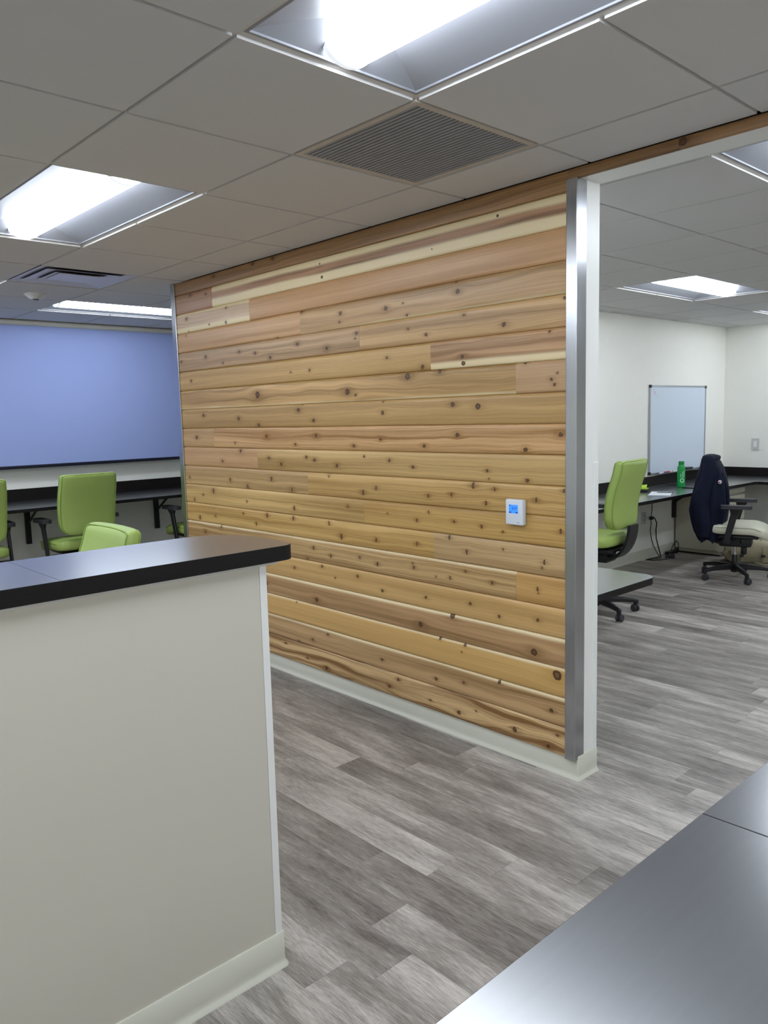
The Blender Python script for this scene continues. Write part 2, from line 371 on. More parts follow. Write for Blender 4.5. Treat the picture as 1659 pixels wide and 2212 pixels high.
# row: list of (light, dark, sap_top, sap_bottom, contrast, wave) for each board from left to right
BOARDS = {
 18: [((158, 118, 74), (112, 78, 44), 0, 0, 0.8, 1.0)],  # top row browns darkened for the shade at the ceiling
 17: [((176, 134, 100), (140, 100, 72), 0, 0, 0.7, 1.0), ((168, 128, 96), (118, 84, 58), 0.034, 0.050, 1.0, 1.4)],
 16: [((208, 180, 146), (168, 130, 98), 0.018, 0.03, 0.8, 1.0), ((196, 154, 110), (170, 126, 84), 0, 0, 0.5, 0.6)],
 15: [((198, 158, 114), (168, 126, 84), 0, 0, 0.6, 0.8), ((188, 152, 108), (146, 112, 76), 0, 0.006, 0.8, 1.2)],
 14: [((186, 152, 112), (138, 108, 76), 0, 0, 0.8, 1.0), ((192, 156, 108), (146, 108, 68), 0, 0, 0.8, 1.0)],
 13: [((192, 156, 100), (156, 118, 66), 0, 0, 0.6, 0.7), ((190, 150, 108), (146, 106, 68), 0, 0.030, 1.0, 1.2)],
 12: [((196, 158, 104), (148, 112, 66), 0, 0.008, 0.9, 1.6), ((190, 154, 114), (156, 120, 84), 0, 0, 0.5, 0.8)],
 11: [((184, 148, 94), (146, 110, 62), 0, 0, 0.6, 0.8)],
 10: [((190, 154, 104), (150, 112, 68), 0, 0, 0.6, 0.8), ((200, 160, 112), (152, 108, 56), 0, 0, 1.1, 0.8)],
 9: [((200, 160, 116), (168, 126, 84), 0, 0, 0.5, 0.7), ((196, 162, 106), (154, 118, 70), 0, 0, 0.8, 0.7)],
 8: [((196, 162, 112), (154, 120, 76), 0, 0, 0.8, 0.7), ((200, 164, 104), (156, 116, 64), 0, 0, 0.9, 0.6)],
 7: [((204, 170, 110), (156, 118, 68), 0, 0, 0.9, 0.6), ((200, 164, 100), (156, 114, 58), 0, 0, 0.9, 0.6)],
 6: [((206, 170, 106), (158, 116, 58), 0, 0, 0.9, 0.8), ((190, 158, 112), (148, 116, 76), 0, 0, 0.8, 0.9)],
 5: [((202, 168, 116), (150, 114, 72), 0.008, 0, 1.1, 0.8), ((200, 158, 98), (166, 124, 68), 0, 0, 0.6, 0.6)],
 4: [((206, 168, 110), (172, 132, 78), 0, 0, 0.6, 0.5)],
 3: [((184, 146, 102), (142, 106, 68), 0.014, 0, 0.7, 0.9)],
 2: [((212, 172, 110), (186, 144, 82), 0.008, 0, 0.45, 0.4)],
 1: [((190, 154, 108), (144, 108, 70), 0.010, 0, 0.9, 1.0)],
 0: [((212, 178, 128), (136, 96, 56), 0, 0, 1.5, 2.4)],
}
def knot_group():
    g = bpy.data.node_groups.new('knot', 'ShaderNodeTree')
    for nm in ('X', 'Z', 'CX', 'CZ', 'R', 'AX', 'ZZ', 'K', 'HALO'): g.interface.new_socket(nm, in_out='INPUT', socket_type='NodeSocketFloat')
    for nm in ('ZZ', 'K', 'HALO'): g.interface.new_socket(nm, in_out='OUTPUT', socket_type='NodeSocketFloat')
    t = NT(g); i = t.n('NodeGroupInput').outputs; o = t.n('NodeGroupOutput').inputs
    dx = t.m('SUBTRACT', i['X'], i['CX']); dz = t.m('SUBTRACT', i['Z'], i['CZ'])
    nx = t.m('DIVIDE', dx, i['R']); nz = t.m('DIVIDE', dz, i['R'])
    nx2 = t.m('MULTIPLY', nx, nx); nz2 = t.m('MULTIPLY', nz, nz)
    w = t.m('POWER', 2.718, t.m('MULTIPLY', t.m('ADD', t.m('MULTIPLY', nx2, 0.035), t.m('MULTIPLY', nz2, 0.16)), -1.0))
    t.put(o['ZZ'], t.m('SUBTRACT', i['ZZ'], t.m('MULTIPLY', t.m('MULTIPLY', dz, w), 0.85)))
    d2 = t.m('ADD', t.m('MULTIPLY', nx2, i['AX']), t.m('MULTIPLY', nz2, t.m('DIVIDE', 0.85, i['AX'])))
    core = t.m('SUBTRACT', t.ss(d2, 1.25, 0.7), t.m('MULTIPLY', t.ss(d2, 0.5, 0.05), 0.28))
    t.put(o['K'], t.m('MAXIMUM', i['K'], core))
    halo = t.m('POWER', 2.718, t.m('MULTIPLY', t.m('ADD', t.m('MULTIPLY', nx2, 0.10), t.m('MULTIPLY', nz2, 0.34)), -1.0))
    t.put(o['HALO'], t.m('MAXIMUM', i['HALO'], halo))
    return g
KG = knot_group()
def board_mat(row, idx, spec, z0, z1, knots):
    ca, cb, st, sb, con, wave = spec
    ca = (ca[0] * 1.06 + 6, ca[1] * 1.075 + 4, ca[2] * 1.08 + 5); cb = (cb[0] * 1.0, cb[1] * 1.015, cb[2] * 0.97)
    mean = 0.5 * (ca[0] - 203) ; ca = tuple(v - mean * 0.35 for v in ca)
    m, t, b = new_mat('cedar_board')
    seed = row * 3.71 + idx * 17.3
    s = t.sep(t.n('ShaderNodeTexCoord').outputs['Object']); x, z = s[0], s[2]
    pv = t.noise(t.xyz(t.m('MULTIPLY', x, 70.0), seed, t.m('MULTIPLY', z, 110.0)), 1.0, 2.0, 0.6)
    pw = t.noise(t.xyz(t.m('MULTIPLY', x, 90.0), seed + 40, t.m('MULTIPLY', z, 80.0)), 1.0, 2.0, 0.6)
    kxp = t.m('MULTIPLY_ADD', t.m('SUBTRACT', pv, 0.5), 0.013, x); kzp = t.m('MULTIPLY_ADD', t.m('SUBTRACT', pw, 0.5), 0.010, z)
    zz, K, HL = z, 0.0, 0.0
    for kx, kz, kr in knots:
        g = t.n('ShaderNodeGroup'); g.node_tree = KG
        for nm, v in (('X', kxp), ('Z', kzp), ('CX', kx), ('CZ', kz), ('R', kr * 1.02), ('AX', 1.9 if 5 <= row <= 8 else 0.85), ('ZZ', zz), ('K', K), ('HALO', HL)): t.put(g.inputs[nm], v)
        zz, K, HL = g.outputs['ZZ'], g.outputs['K'], g.outputs['HALO']
    wv = t.noise(t.xyz(t.m('MULTIPLY', x, 1.5), t.m('MULTIPLY', zz, 7.0), seed), 1.0, 2.0)
    zw = t.m('MULTIPLY_ADD', wv, 0.055 * wave, zz)
    broad = t.noise(t.xyz(t.m('MULTIPLY', x, 0.5), t.m('MULTIPLY', zw, 26.0), seed + 3), 1.0, 2.0, 0.5)
    line = t.noise(t.xyz(t.m('MULTIPLY', x, 0.8), t.m('MULTIPLY', zw, 170.0), seed + 5), 1.0, 4.0, 0.65)
    fine = t.noise(t.xyz(t.m('MULTIPLY', x, 16.0), t.m('MULTIPLY', zw, 900.0), seed + 9), 1.0, 2.0, 0.6)
    v = t.m('MULTIPLY_ADD', t.m('SUBTRACT', broad, 0.5), 2.5 * con, 0.42)
    v = t.m('MULTIPLY_ADD', t.m('SUBTRACT', line, 0.5), 1.9 * con, v)
    v = t.m('MULTIPLY_ADD', t.m('SUBTRACT', fine, 0.5), 0.55, v)
    v = t.m('MULTIPLY_ADD', HL, 0.55, v, clamp=True)
    col = t.mix(v, lin(ca), lin(cb))
    sap = 0.0
    edge = t.m('MULTIPLY_ADD', t.m('SUBTRACT', t.noise(t.xyz(t.m('MULTIPLY', x, 1.6), seed + 21, 0.0), 1.0, 2.0), 0.5), 0.022, z)
    if st: sap = t.ss(edge, z1 - st - 0.009, z1 - st + 0.009)
    if sb:
        q = t.ss(edge, z0 + sb + 0.009, z0 + sb - 0.009); sap = q if not st else t.m('MAXIMUM', sap, q)
    if st or sb:
        col = t.mix(t.m('MULTIPLY', sap, t.m('SUBTRACT', 1.0, t.m('MULTIPLY', K, 0.9))), col, lin((236, 216, 172)))
    col = t.mix(t.m('MULTIPLY', K, 0.97), col, t.mix(line, lin((48, 28, 16)), lin((92, 58, 34))))
    t.put(b.inputs['Base Color'], col)
    t.put(b.inputs['Roughness'], t.m('MULTIPLY_ADD', v, 0.10, 0.34))
    b.inputs['Specular IOR Level'].default_value = 0.45
    t.put(b.inputs['Normal'], t.bump(t.m('SUBTRACT', line, K), 0.10, 0.001))
    return m
def board_me(x0, x1, z0, z1, y):
    h = z1 - z0
    e = min(1.0, h / 0.1); prof = [(0.0, 0.0085), (0.002 * e, 0.0040), (0.0055 * e, 0.0012), (0.014 * e, 0.0001), (h * 0.5, -0.0005), (h - 0.019 * e, 0.0001), (h - 0.0095 * e, 0.0012), (h - 0.0035 * e, 0.0045), (h, 0.0090)]
    r = lambda x: [(x, y + d, z0 + q) for q, d in prof] + [(x, y + 0.0175, z1), (x, y + 0.0175, z0)]
    b = B(); b.rings([r(x0), r(x1)]); return b.me(True, 32)
rnd = random.Random(11)
for row, specs in BOARDS.items():
    z0 = ROW_Z0 + row * ROW_H; z1 = min(z0 + ROW_H, H)
    xs = [BX0, JOINTS[row], BX1] if row in JOINTS else [BX0, BX1]
    kn = KNOTS.get(row, [])
    for i, sp in enumerate(specs):
        a, c = xs[i], xs[i + 1]
        ks = [k for k in kn if a - 0.01 < k[0] < c + 0.01]
        obj('plank', board_me(a + 0.0004, c - 0.0004, z0 + 0.0004, z1 - 0.0002, YW + rnd.uniform(-0.0004, 0.0014)),
            board_mat(row, i, sp, z0, z1, ks), part)
# header over the opening on the right, with its thin cedar fascia
hdr = structure('wall_header', boxme(-0.052, XR, 0.930, 1.065, 2.388, H), 'white_panel', label='white header over the wide opening beside the cedar partition', category='wall')
for i, (a, c) in enumerate(((BX1 + 0.0, 0.345), (0.346, XR))):
    obj('plank', board_me(a, c, 2.385, H, YW), board_mat(19, i, ((150, 112, 70), (112, 78, 44), 0, 0, 0.8, 1.0), 2.385, H, [(0.36, 2.405, 0.014)] if i else []), hdr)  # fascia continues the top row's shade-darkened browns

# brushed steel end trims of the partition
tr = structure('trim_1', boxme(-0.0973, -0.048, 0.9035, 0.9705, 0.086, 2.385, bev=0.0025), 'steel', label='brushed steel corner trim at the near end of the cedar partition', category='trim')
tr2 = structure('trim_2', boxme(-3.222, -3.167, 0.9035, 0.9705, 0.086, H - 0.001, bev=0.0025), 'steel', label='narrow brushed steel trim at the far end of the cedar partition', category='trim')
structure('trim_3', boxme(-0.0525, -0.0485, 1.036, 1.0665, 0.10, 1.307, bev=0.0012), 'clear_guard', label='clear plastic corner guard on the white end of the partition', category='trim')
# cove base
F = (0, -1)
structure('baseboard_partition', sweep([(-3.2, 0.930, [F]), (-0.052, 0.930, arc_normals(-90, 0, 10)), (-0.052, 1.066, [(1, 0)])], COVE), 'cream_base',
          label='cream vinyl cove base along the foot of the cedar partition', category='baseboard')
structure('baseboard_office', sweep([(-2.296, 1.07, [(1, 0)]), (-2.296, YB, [(1, 0)])], COVE), 'cream_base', label='cream cove base below the desk with the bottle', category='baseboard')
structure('baseboard_rear', sweep([(XR, YB, [(0, -1)]), (-2.29, YB, [(0, -1)])], COVE), 'cream_base', label='cream cove base along the far right wall', category='baseboard')
structure('baseboard_left', sweep([(XL, YF, [(1, 0)]), (XL, 3.54, [(1, 0)])], COVE), 'cream_base', label='cream cove base of the wall behind the blue screen', category='baseboard')

# ------------------------------------------------------------------ floor of vinyl planks
fl = structure('floor', boxme(XL, XR, YF, YB, -0.05, -0.006), 'deck', label='grey wood-look vinyl plank floor', category='floor')
PW, PL = 0.15, 1.22
ROWJ = {-3: 0.213, -2: 0.04, -1: -0.232, 0: -0.02, 1: 0.13, 2: 0.355, 3: -0.64, 4: -0.44}
plank_cache = {}
rest_v, rest_f, rest_t = [], [], []
for k in range(int(YF / PW) - 1, int(YB / PW) + 1):
    y0, y1 = max(k * PW, YF), min((k + 1) * PW, YB)
    if y1 - y0 < 0.01: continue
    j = ROWJ.get(k, rnd.uniform(0, PL))
    x = j - math.ceil((j - XL) / PL) * PL
    while x < XR:
        a, c = max(x, XL), min(x + PL, XR); x += PL
        if c - a < 0.02: continue
        vis = any(seen((a + (c - a) * (q + 0.5) / 8, y0 + (y1 - y0) * r, 0)) for q in range(8) for r in (0.1, 0.5, 0.9))
        if vis:
            key = (round(c - a, 4), round(y1 - y0, 4))
            if key not in plank_cache: plank_cache[key] = boxme(0.0003, key[0] - 0.0003, 0.0003, key[1] - 0.0003, -0.006, 0.0)
            obj('plank', plank_cache[key], 'vinyl', fl, loc=(a, y0, 0))
        else:
            n = len(rest_v); rest_v += [(a, y0, 0), (c, y0, 0), (c, y1, 0), (a, y1, 0)]; rest_f.append((n, n + 1, n + 2, n + 3)); rest_t.append(rnd.random())
me = bpy.data.meshes.new('mesh'); me.from_pydata(rest_v, [], rest_f)
at = me.attributes.new('tone', 'FLOAT', 'FACE'); at.data.foreach_set('value', rest_t)
obj('planks', me, 'vinyl_far', fl, kind='stuff')

# ------------------------------------------------------------------ ceiling of tegular tiles
ce = structure('ceiling', B().box(XL, XR, YF, 3.66, H + 0.14, H + 0.16).me(), 'deck', label='suspended ceiling of pale grey square tiles in a recessed grid', category='ceiling')
ce2 = structure('ceiling_office', B().box(-2.42, XR, 1.0, YB, H + 0.135, H + 0.139).me(), 'deck', label='suspended tile ceiling of the office beyond the opening', category='ceiling')
tile_cache = {}
def spans(a, b, cuts):
    out = [(a, b)]
    for c0, c1 in cuts:
        nxt = []
        for p, q in out:
            if c1 <= p or c0 >= q: nxt.append((p, q)); continue
            if c0 > p: nxt.append((p, c0))
            if c1 < q: nxt.append((c1, q))
        out = nxt
    return out
def ceiling(parent, ox, oy, z, x0, x1, y0, y1, skip, lamps=()):
    i0, i1 = math.floor((x0 - ox) / G), math.ceil((x1 - ox) / G)
    j0, j1 = math.floor((y0 - oy) / G), math.ceil((y1 - oy) / G)
    rest = B(); nrest = 0
    for i in range(i0, i1):
        for j in range(j0, j1):
            if (i, j) in skip: continue
            a, c = max(ox + i * G, x0), min(ox + (i + 1) * G, x1); d, e = max(oy + j * G, y0), min(oy + (j + 1) * G, y1)
            if c - a < 0.02 or e - d < 0.02: continue
            g = 0.0068
            og = lambda v, o: abs((v - o) / G - round((v - o) / G)) < 1e-4
            l, r = [g if og(v, ox) else 0.001 for v in (a, c)]
            f, k = [g if og(v, oy) else 0.001 for v in (d, e)]
            vis = any(seen((a + (c - a) * p, d + (e - d) * q, z)) for p in (0.05, 0.35, 0.65, 0.95) for q in (0.05, 0.35, 0.65, 0.95))
            dims = (round(l, 4), round(c - a - r, 4), round(f, 4), round(e - d - k, 4))
            if vis:
                if dims not in tile_cache: tile_cache[dims] = boxme(dims[0], dims[1], dims[2], dims[3], 0, 0.02)
                obj('tile', tile_cache[dims], 'tile', parent, loc=(a, d, z))
            else:
                rest.box(a + l, c - r, d + f, e - k, z, z + 0.02); nrest += 1
    if nrest: obj('tiles', rest.me(), 'tile', parent, kind='stuff')
    for i in range(i0, i1 + 1):
        x = ox + i * G
        cut = [(oy + lj * G + 0.012, oy + (lj + 1) * G - 0.012) for li, lj, ax in lamps if ax == 'x' and li + 1 == i]
        for p, q in spans(y0, y1, cut):
            if x0 - 1e-4 < x < x1 + 1e-4: obj('runner', boxme(x - 0.0125, x + 0.0125, p, q, z + 0.0085, z + 0.02), 'tee', parent)
    for j in range(j0, j1 + 1):
        y = oy + j * G
        cut = [(ox + li * G + 0.012, ox + (li + 1) * G - 0.012) for li, lj, ax in lamps if ax == 'y' and lj + 1 == j]
        for p, q in spans(x0, x1, cut):
            if y0 - 1e-4 < y < y1 + 1e-4: obj('runner', boxme(p, q, y - 0.0125, y + 0.0125, z + 0.0083, z + 0.0198), 'tee', parent)
    on = lambda v, o: abs((v - o) / G - round((v - o) / G)) < 1e-4
    for q, skip_it in (((x0, x0 + 0.02, y0, y1), on(x0, ox)), ((x1 - 0.02, x1, y0, y1), on(x1, ox)), ((x0, x1, y0, y0 + 0.02), on(y0, oy)), ((x0, x1, y1 - 0.02, y1), on(y1, oy))):
        if not skip_it: obj('edge_angle', boxme(*q, z + 0.0087, z + 0.021), 'tee', parent)
# lamps of the open room: cells (i, j), axis; the unseen middle row is added as fill light
LX = [(-8, -1, 'x'), (-4, -1, 'x'), (0, -1, 'x'), (4, -1, 'x'), (-8, -3, 'x'), (-4, -3, 'x'), (0, -3, 'x'), (4, -3, 'x'), (-8, -5, 'x'), (-4, -5, 'x'), (0, -5, 'x'), (4, -5, 'x'), (-8, 1, 'y')]
skipA = set()
for i, j, ax in LX:
    for q in range(2): skipA.add((i + q, j) if ax == 'x' else (i, j + q))
skipA |= {(-1, 0), (-6, 0)}
ceiling(ce, 0, 0, H, XL, -5 * G, YF, 3.54, skipA, LX)
ceiling(ce, 0, 0, H, -5 * G, XR, YF, YW, skipA, LX)
ceiling(ce, 0, 0, H, -5 * G, -2.42, 1.065, 3.54, set())
OX, OY = -0.2637, 1.163
RX = [(1, 0, 'y'), (-2, 4, 'y'), (-2, 8, 'y'), (1, 4, 'y'), (1, 8, 'y'), (-2, 0, 'y'), (5, 0, 'y'), (5, 4, 'y')]
skipB = set()
for i, j, ax in RX:
    for q in range(2): skipB.add((i, j + q))
ceiling(ce2, OX, OY, HR, -2.296, XR, 1.065, YB, skipB, RX)

# ------------------------------------------------------------------ troffer lamps
LN = 2 * G
def troffer_meshes():
    hw, hl = G / 2 - 0.0135, G - 0.0135
    m = {}
    b = B()
    for q in ((-hl, hl, -hw, -hw + 0.009), (-hl, hl, hw - 0.009, hw), (-hl, -hl + 0.009, -hw + 0.0091, hw - 0.0091), (hl - 0.009, hl, -hw + 0.0091, hw - 0.0091)): b.box(*q, 0.0075, 0.022, bev=0.001, seg=1)
    m['frame'] = b.me()
    pts = []
    for k in range(13):
        q = k / 12; pts.append((hw - 0.008 - (hw - 0.074) * q, 0.013 + 0.058 * (0.75 * q + 0.25 * math.sin(q * math.pi / 2))))
    for sgn in (1, -1):
        b = B(); rs = []
        for x in (-hl + 0.006, hl - 0.006):
            rs.append([(x, sgn * y, z) for y, z in pts] + [(x, sgn * y, z + 0.003) for y, z in reversed(pts)])
        b.rings(rs); m['reflector%d' % sgn] = b.me(True, 40)
    b = B(); b.box(-hl, hl, -0.08, 0.08, 0.074, 0.078); m['spine'] = b.me()
    for sgn in (1, -1):
        b = B(); x0, x1 = sgn * (hl - 0.008), sgn * (hl - 0.115)
        b.rings([[(x0, y, 0.013), (x1, y, 0.076), (x1, y, 0.079), (x0, y, 0.016)] for y in (-hw + 0.008, hw - 0.008)])
        m['end_plate%d' % sgn] = b.me()
    n = 16; zc, rz, ry = 0.040, 0.045, 0.074
    prof = [(ry * math.cos(math.pi + math.pi * k / n), zc + rz * math.sin(math.pi + math.pi * k / n)) for k in range(n + 1)]
    L = hl - 0.030
    b = B(); rs = [[(x, y, z) for y, z in prof] for x in (-L, L)]; b.rings(rs, cap=True, loop=True); m['lens'] = b.me(True, 60)
    for sgn in (1, -1):
        b = B(); big = [(y * 1.03, zc + (z - zc) * 1.04) for y, z in prof]
        sm = [(y * 0.97, zc + (z - zc) * 0.96) for y, z in prof]
        b.rings([[(x, y, z) for y, z in pr] for x, pr in ((sgn * (L - 0.012), big), (sgn * (L + 0.003), big), (sgn * (L + 0.003), sm), (sgn * (L - 0.012), sm), (sgn * (L - 0.012), big))], cap=False, loop=False); m['lens_rim%d' % sgn] = b.me(True, 40)
    return m
TM = troffer_meshes()
def troffer(i, j, ax, ox, oy, z, label, group='recessed troffer lights in the ceiling grid'):
    if ax == 'x': loc, rz = (ox + (i + 1) * G, oy + (j + 0.5) * G, z), 0
    else: loc, rz = (ox + (i + 0.5) * G, oy + (j + 1) * G, z), math.pi / 2
    t = empty('troffer_light', loc, rz, label=label, category='ceiling light', group=group)
    obj('frame', TM['frame'], 'reflector', t); obj('spine', TM['spine'], 'reflector', t)
    for s in (1, -1):
        obj('reflector', TM['reflector%d' % s], 'reflector', t); obj('end_plate', TM['end_plate%d' % s], 'reflector', t); obj('lens_rim', TM['lens_rim%d' % s], 'rim', t)
    obj('lens', TM['lens'], 'lens', t)
LABELS = {(0, -1): 'large recessed troffer light at the top of the picture, beside the return air grille',
          (-4, -1): 'recessed troffer light on the upper left, between the tiles before the cedar wall',
          (-8, -1): 'recessed troffer light just showing at the left picture edge, beside the square diffuser',
          (-8, 1): 'recessed troffer light in front of the blue screen, beyond the steel trim'}
OUT = 'unseen troffer light at an assumed place, out of the picture'
for i, j, ax in LX: troffer(i, j, ax, 0, 0, H, LABELS.get((i, j), OUT), 'recessed troffer lights in the ceiling grid' if (i, j) in LABELS else 'troffer lights out of the picture')
LABELS = {(1, 0): 'recessed troffer light cut by the right picture edge, next to the white header',
          (-2, 4): 'whole recessed troffer light above the whiteboard in the office',
          (-2, 8): 'small far troffer light at the right edge, near the far corner'}
for i, j, ax in RX: troffer(i, j, ax, OX, OY, HR, LABELS.get((i, j), OUT), 'recessed troffer lights in the ceiling grid' if (i, j) in LABELS else 'troffer lights out of the picture')

# return air grille
t = empty('return_grille', (-G / 2, G / 2, H), label='grey louvred return air grille in the ceiling', category='air vent')
h = G / 2 - 0.0072
b = B()
for q in ((-h, h, -h, -h + 0.022), (-h, h, h - 0.022, h), (-h, -h + 0.022, -h + 0.0221, h - 0.0221), (h - 0.022, h, -h + 0.0221, h - 0.0221)): b.box(*q, 0.0005, 0.014, bev=0.0012, seg=1)
obj('frame', b.me(), 'grille_frame', t)
obj('plenum_box', boxme(-h + 0.02, h - 0.02, -h + 0.02, h - 0.02, 0.016, 0.020), 'plenum', t)
sl = B(); sl.rings([[(x, 0.0062, 0.003), (x, 0.0062, 0.012), (x, -0.0062, 0.012), (x, -0.0062, 0.003)] for x in (-h + 0.018, h - 0.018)]); slm = sl.me()
NS = 28
for k in range(NS): obj('slat', slm, 'grey_slat', t, loc=(0, -h + 0.022 + (2 * h - 0.044) * (k + 0.5) / NS, 0))
# square cone diffuser
t = empty('air_diffuser', (-5.5 * G, G / 2, H), label='square stepped air diffuser with a flat centre plate in the ceiling', category='air vent')
def cone(o, i, zo, zi):
    b = B(); b.rings([[(-o, -o, zo), (o, -o, zo), (o, o, zo), (-o, o, zo)], [(-i, -i, zi), (i, -i, zi), (i, i, zi), (-i, i, zi)]], cap=False)
    m = b.me(); return m
obj('outer_cone', cone(h, 0.240, 0.002, 0.014), 'diffuser', t)
obj('middle_cone', cone(0.240, 0.160, 0.001, 0.014), 'diffuser', t)
obj('inner_cone', cone(0.165, 0.105, 0.000, 0.012), 'diffuser', t)
obj('centre_plate', boxme(-0.125, 0.125, -0.125, 0.125, 0.002, 0.006, bev=0.002), 'diffuser', t)
obj('neck', boxme(-h, h, -h, h, 0.016, 0.020), 'duct', t)
# occupancy sensor
t = empty('ceiling_sensor', (-4.07, 0.325, H), label='small round white occupancy sensor on a ceiling tile', category='sensor')
obj('housing', B().lathe([(0.075, 0.0), (0.074, -0.006), (0.045, -0.030), (0.030, -0.036), (0.0001, -0.036)], 28).me(True, 30), 'sensor', t)
obj('lens', B().lathe([(0.020, -0.0355), (0.019, -0.041), (0.0001, -0.043)], 16).me(True), 'dark_grey_plastic', t)

# ------------------------------------------------------------------ service counters
def counter(name, label, front, sgn, y_end, y0, seam):
    """front = x of the panel face, sgn = direction of the public side"""
    t = empty(name, (front - sgn * 0.08, (y0 + y_end) / 2, 0), label=label, category='counter')
    inv = Matrix.Translation(-t.location)
    def p(nm, me, mt):
        me.transform(inv); return obj(nm, me, mt, t)
    X = lambda d: front + sgn * d
    def bx(d0, d1, a, c, z0, z1, **k):
        x0, x1 = sorted((X(d0), X(d1))); return boxme(x0, x1, a, c, z0, z1, **k)
    p('core', bx(-0.15, -0.018, y0, y_end, 0, 1.135), 'counter_panel')
    p('front_panel', bx(-0.0175, 0.0, y0, y_end - 0.0215, 0.02, 1.132), 'counter_panel')
    p('end_trim', bx(-0.020, 0.0012, y_end - 0.0205, y_end + 0.001, 0.096, 1.132, bev=0.001), 'white_trim')
    p('top_rail', bx(-0.16, 0.004, y0, y_end + 0.035, 1.133, 1.1415), 'white_trim')
    n0, n1 = (-90, 0) if sgn > 0 else (-90, -180)
    path = [(X(0), y0, [(sgn, 0)]), (X(0), y_end, arc_normals(0 if sgn > 0 else 180, 90, 8)), (X(-0.15), y_end, [(0, 1)])]
    p('cove_base', sweep(path, COVE), 'cream_base')
    x0, x1 = sorted((X(-0.325), X(0.024)))
    rr = [0, 0.028, 0.16, 0] if False else None
    far = y_end + 0.088
    if sgn > 0: poly = rpoly(x0, x1, seam + 0.0002, far, [0, 0, 0.045, 0.15], 10)
    else: poly = rpoly(x0, x1, seam + 0.0002, far, [0, 0, 0.13, 0.035], 10)
    p('worktop', top_me(poly, 1.1425, 1.182, 0.0008), 'laminate')
    p('worktop', top_me(rpoly(x0, x1, y0, seam - 0.0002, [0, 0, 0, 0]), 1.1425, 1.182, 0.0008), 'laminate')
    return t
counter('service_counter', 'cream service counter with dark laminate top before the cedar partition', -0.012, 1, -0.585, -4.2, -1.12)
counter('service_counter', 'dark laminate counter top filling the lower right corner of the picture', 1.436, -1, -0.25, -4.2, -1.124)

# ------------------------------------------------------------------ office chairs
def bar(b, p0, p1, w0, h0, w1, h1, bev=0.25):
    p0, p1 = Vector(p0), Vector(p1); d = (p1 - p0).normalized()
    a = d.cross(Vector((0, 0, 1)))
    a = a.normalized() if a.length > 1e-3 else Vector((0, 1, 0))
    u = a.cross(d).normalized()
    def ring(p, w, h):
        c = min(w, h) * bev
        q = [(-w / 2 + c, -h / 2), (w / 2 - c, -h / 2), (w / 2, -h / 2 + c), (w / 2, h / 2 - c), (w / 2 - c, h / 2), (-w / 2 + c, h / 2), (-w / 2, h / 2 - c), (-w / 2, -h / 2 + c)]
        return [p + a * x + u * y for x, y in q]
    b.rings([ring(p0, w0, h0), ring(p1, w1, h1)]); return b
def sup(th, n): c, s = math.cos(th), math.sin(th); return math.copysign(abs(c) ** n, c), math.copysign(abs(s) ** n, s)
def back_ring(s, zb, hb, W, T, lean):
    z = zb + s * hb
    d0, d1 = s * hb, (1 - s) * hb; rb, rt = 0.09, 0.022
    hw = W / 2 * (0.95 + 0.06 * math.sin(math.pi * min(1, s * 0.9)))
    if d0 < rb: hw -= rb * (1 - math.sqrt(max(0, 1 - ((rb - d0) / rb) ** 2)))
    if d1 < rt: hw -= rt * (1 - math.sqrt(max(0, 1 - ((rt - d1) / rt) ** 2)))
    e = min(d0, d1); ht = T / 2 * (1 if e > 0.03 else 0.35 + 0.65 * math.sqrt(max(0, 1 - ((0.03 - e) / 0.03) ** 2)))
    cx = -0.222 + 0.022 * math.sin(math.pi * min(1, s / 0.8)) - lean * s ** 1.25
    return z, hw, ht, cx
def backrest_me(zb, hb, W, T, lean):
    rs = []
    for k in range(19):
        s = 0.5 - 0.5 * math.cos(math.pi * k / 18)
        z, hw, ht, cx = back_ring(s, zb, hb, W, T, lean)
        ring = []
        for q in range(28):
            c, sn = sup(2 * math.pi * q / 28, 0.3)
            ring.append((cx + ht * sn + 0.022 * c * c, hw * c, z))
        rs.append(ring)
    return B().rings(rs).me(True, 60)
def piping_me(zb, hb, W, T, lean, side):
    L, R = [], []
    for k in range(2, 17):
        s = 0.5 - 0.5 * math.cos(math.pi * k / 18); z, hw, ht, cx = back_ring(s, zb, hb, W, T, lean)
        c = 0.985; x = cx + side * ht * 0.80 + 0.022 * c * c
        L.append((x, -hw * c, z)); R.append((x, hw * c, z))
    z, hw, ht, cx = back_ring(0.985, zb, hb, W, T, lean)
    top = [(cx + side * ht * 0.9 + 0.022 * q * q, hw * q * 0.96, z + 0.002) for q in (-0.9, -0.5, 0, 0.5, 0.9)]
    return B().tube(L + top + R[::-1], 0.0032, 6).me(True, 60)
def seat_me(top, W, D, T):
    rs = []
    for k in range(17):
        s = 0.5 - 0.5 * math.cos(math.pi * k / 16); x = -0.21 + s * D
        d0, d1 = s * D, (1 - s) * D; r = 0.09
        hw = W / 2
        for d in (d0, d1):
            if d < r: hw -= r * (1 - math.sqrt(max(0, 1 - ((r - d) / r) ** 2)))
        e = min(d0, d1); ht = T / 2 * (1 if e > 0.035 else 0.4 + 0.6 * math.sqrt(max(0, 1 - ((0.035 - e) / 0.035) ** 2)))
        drop = 0.055 * max(0, (s - 0.68) / 0.32) ** 2 - 0.012 * max(0, (0.2 - s) / 0.2)
        rs.append([(x, hw * c, top - T / 2 - drop + ht * sn) for c, sn in (sup(2 * math.pi * q / 28, 0.4) for q in range(28))])
    return B().rings(rs).me(True, 60)
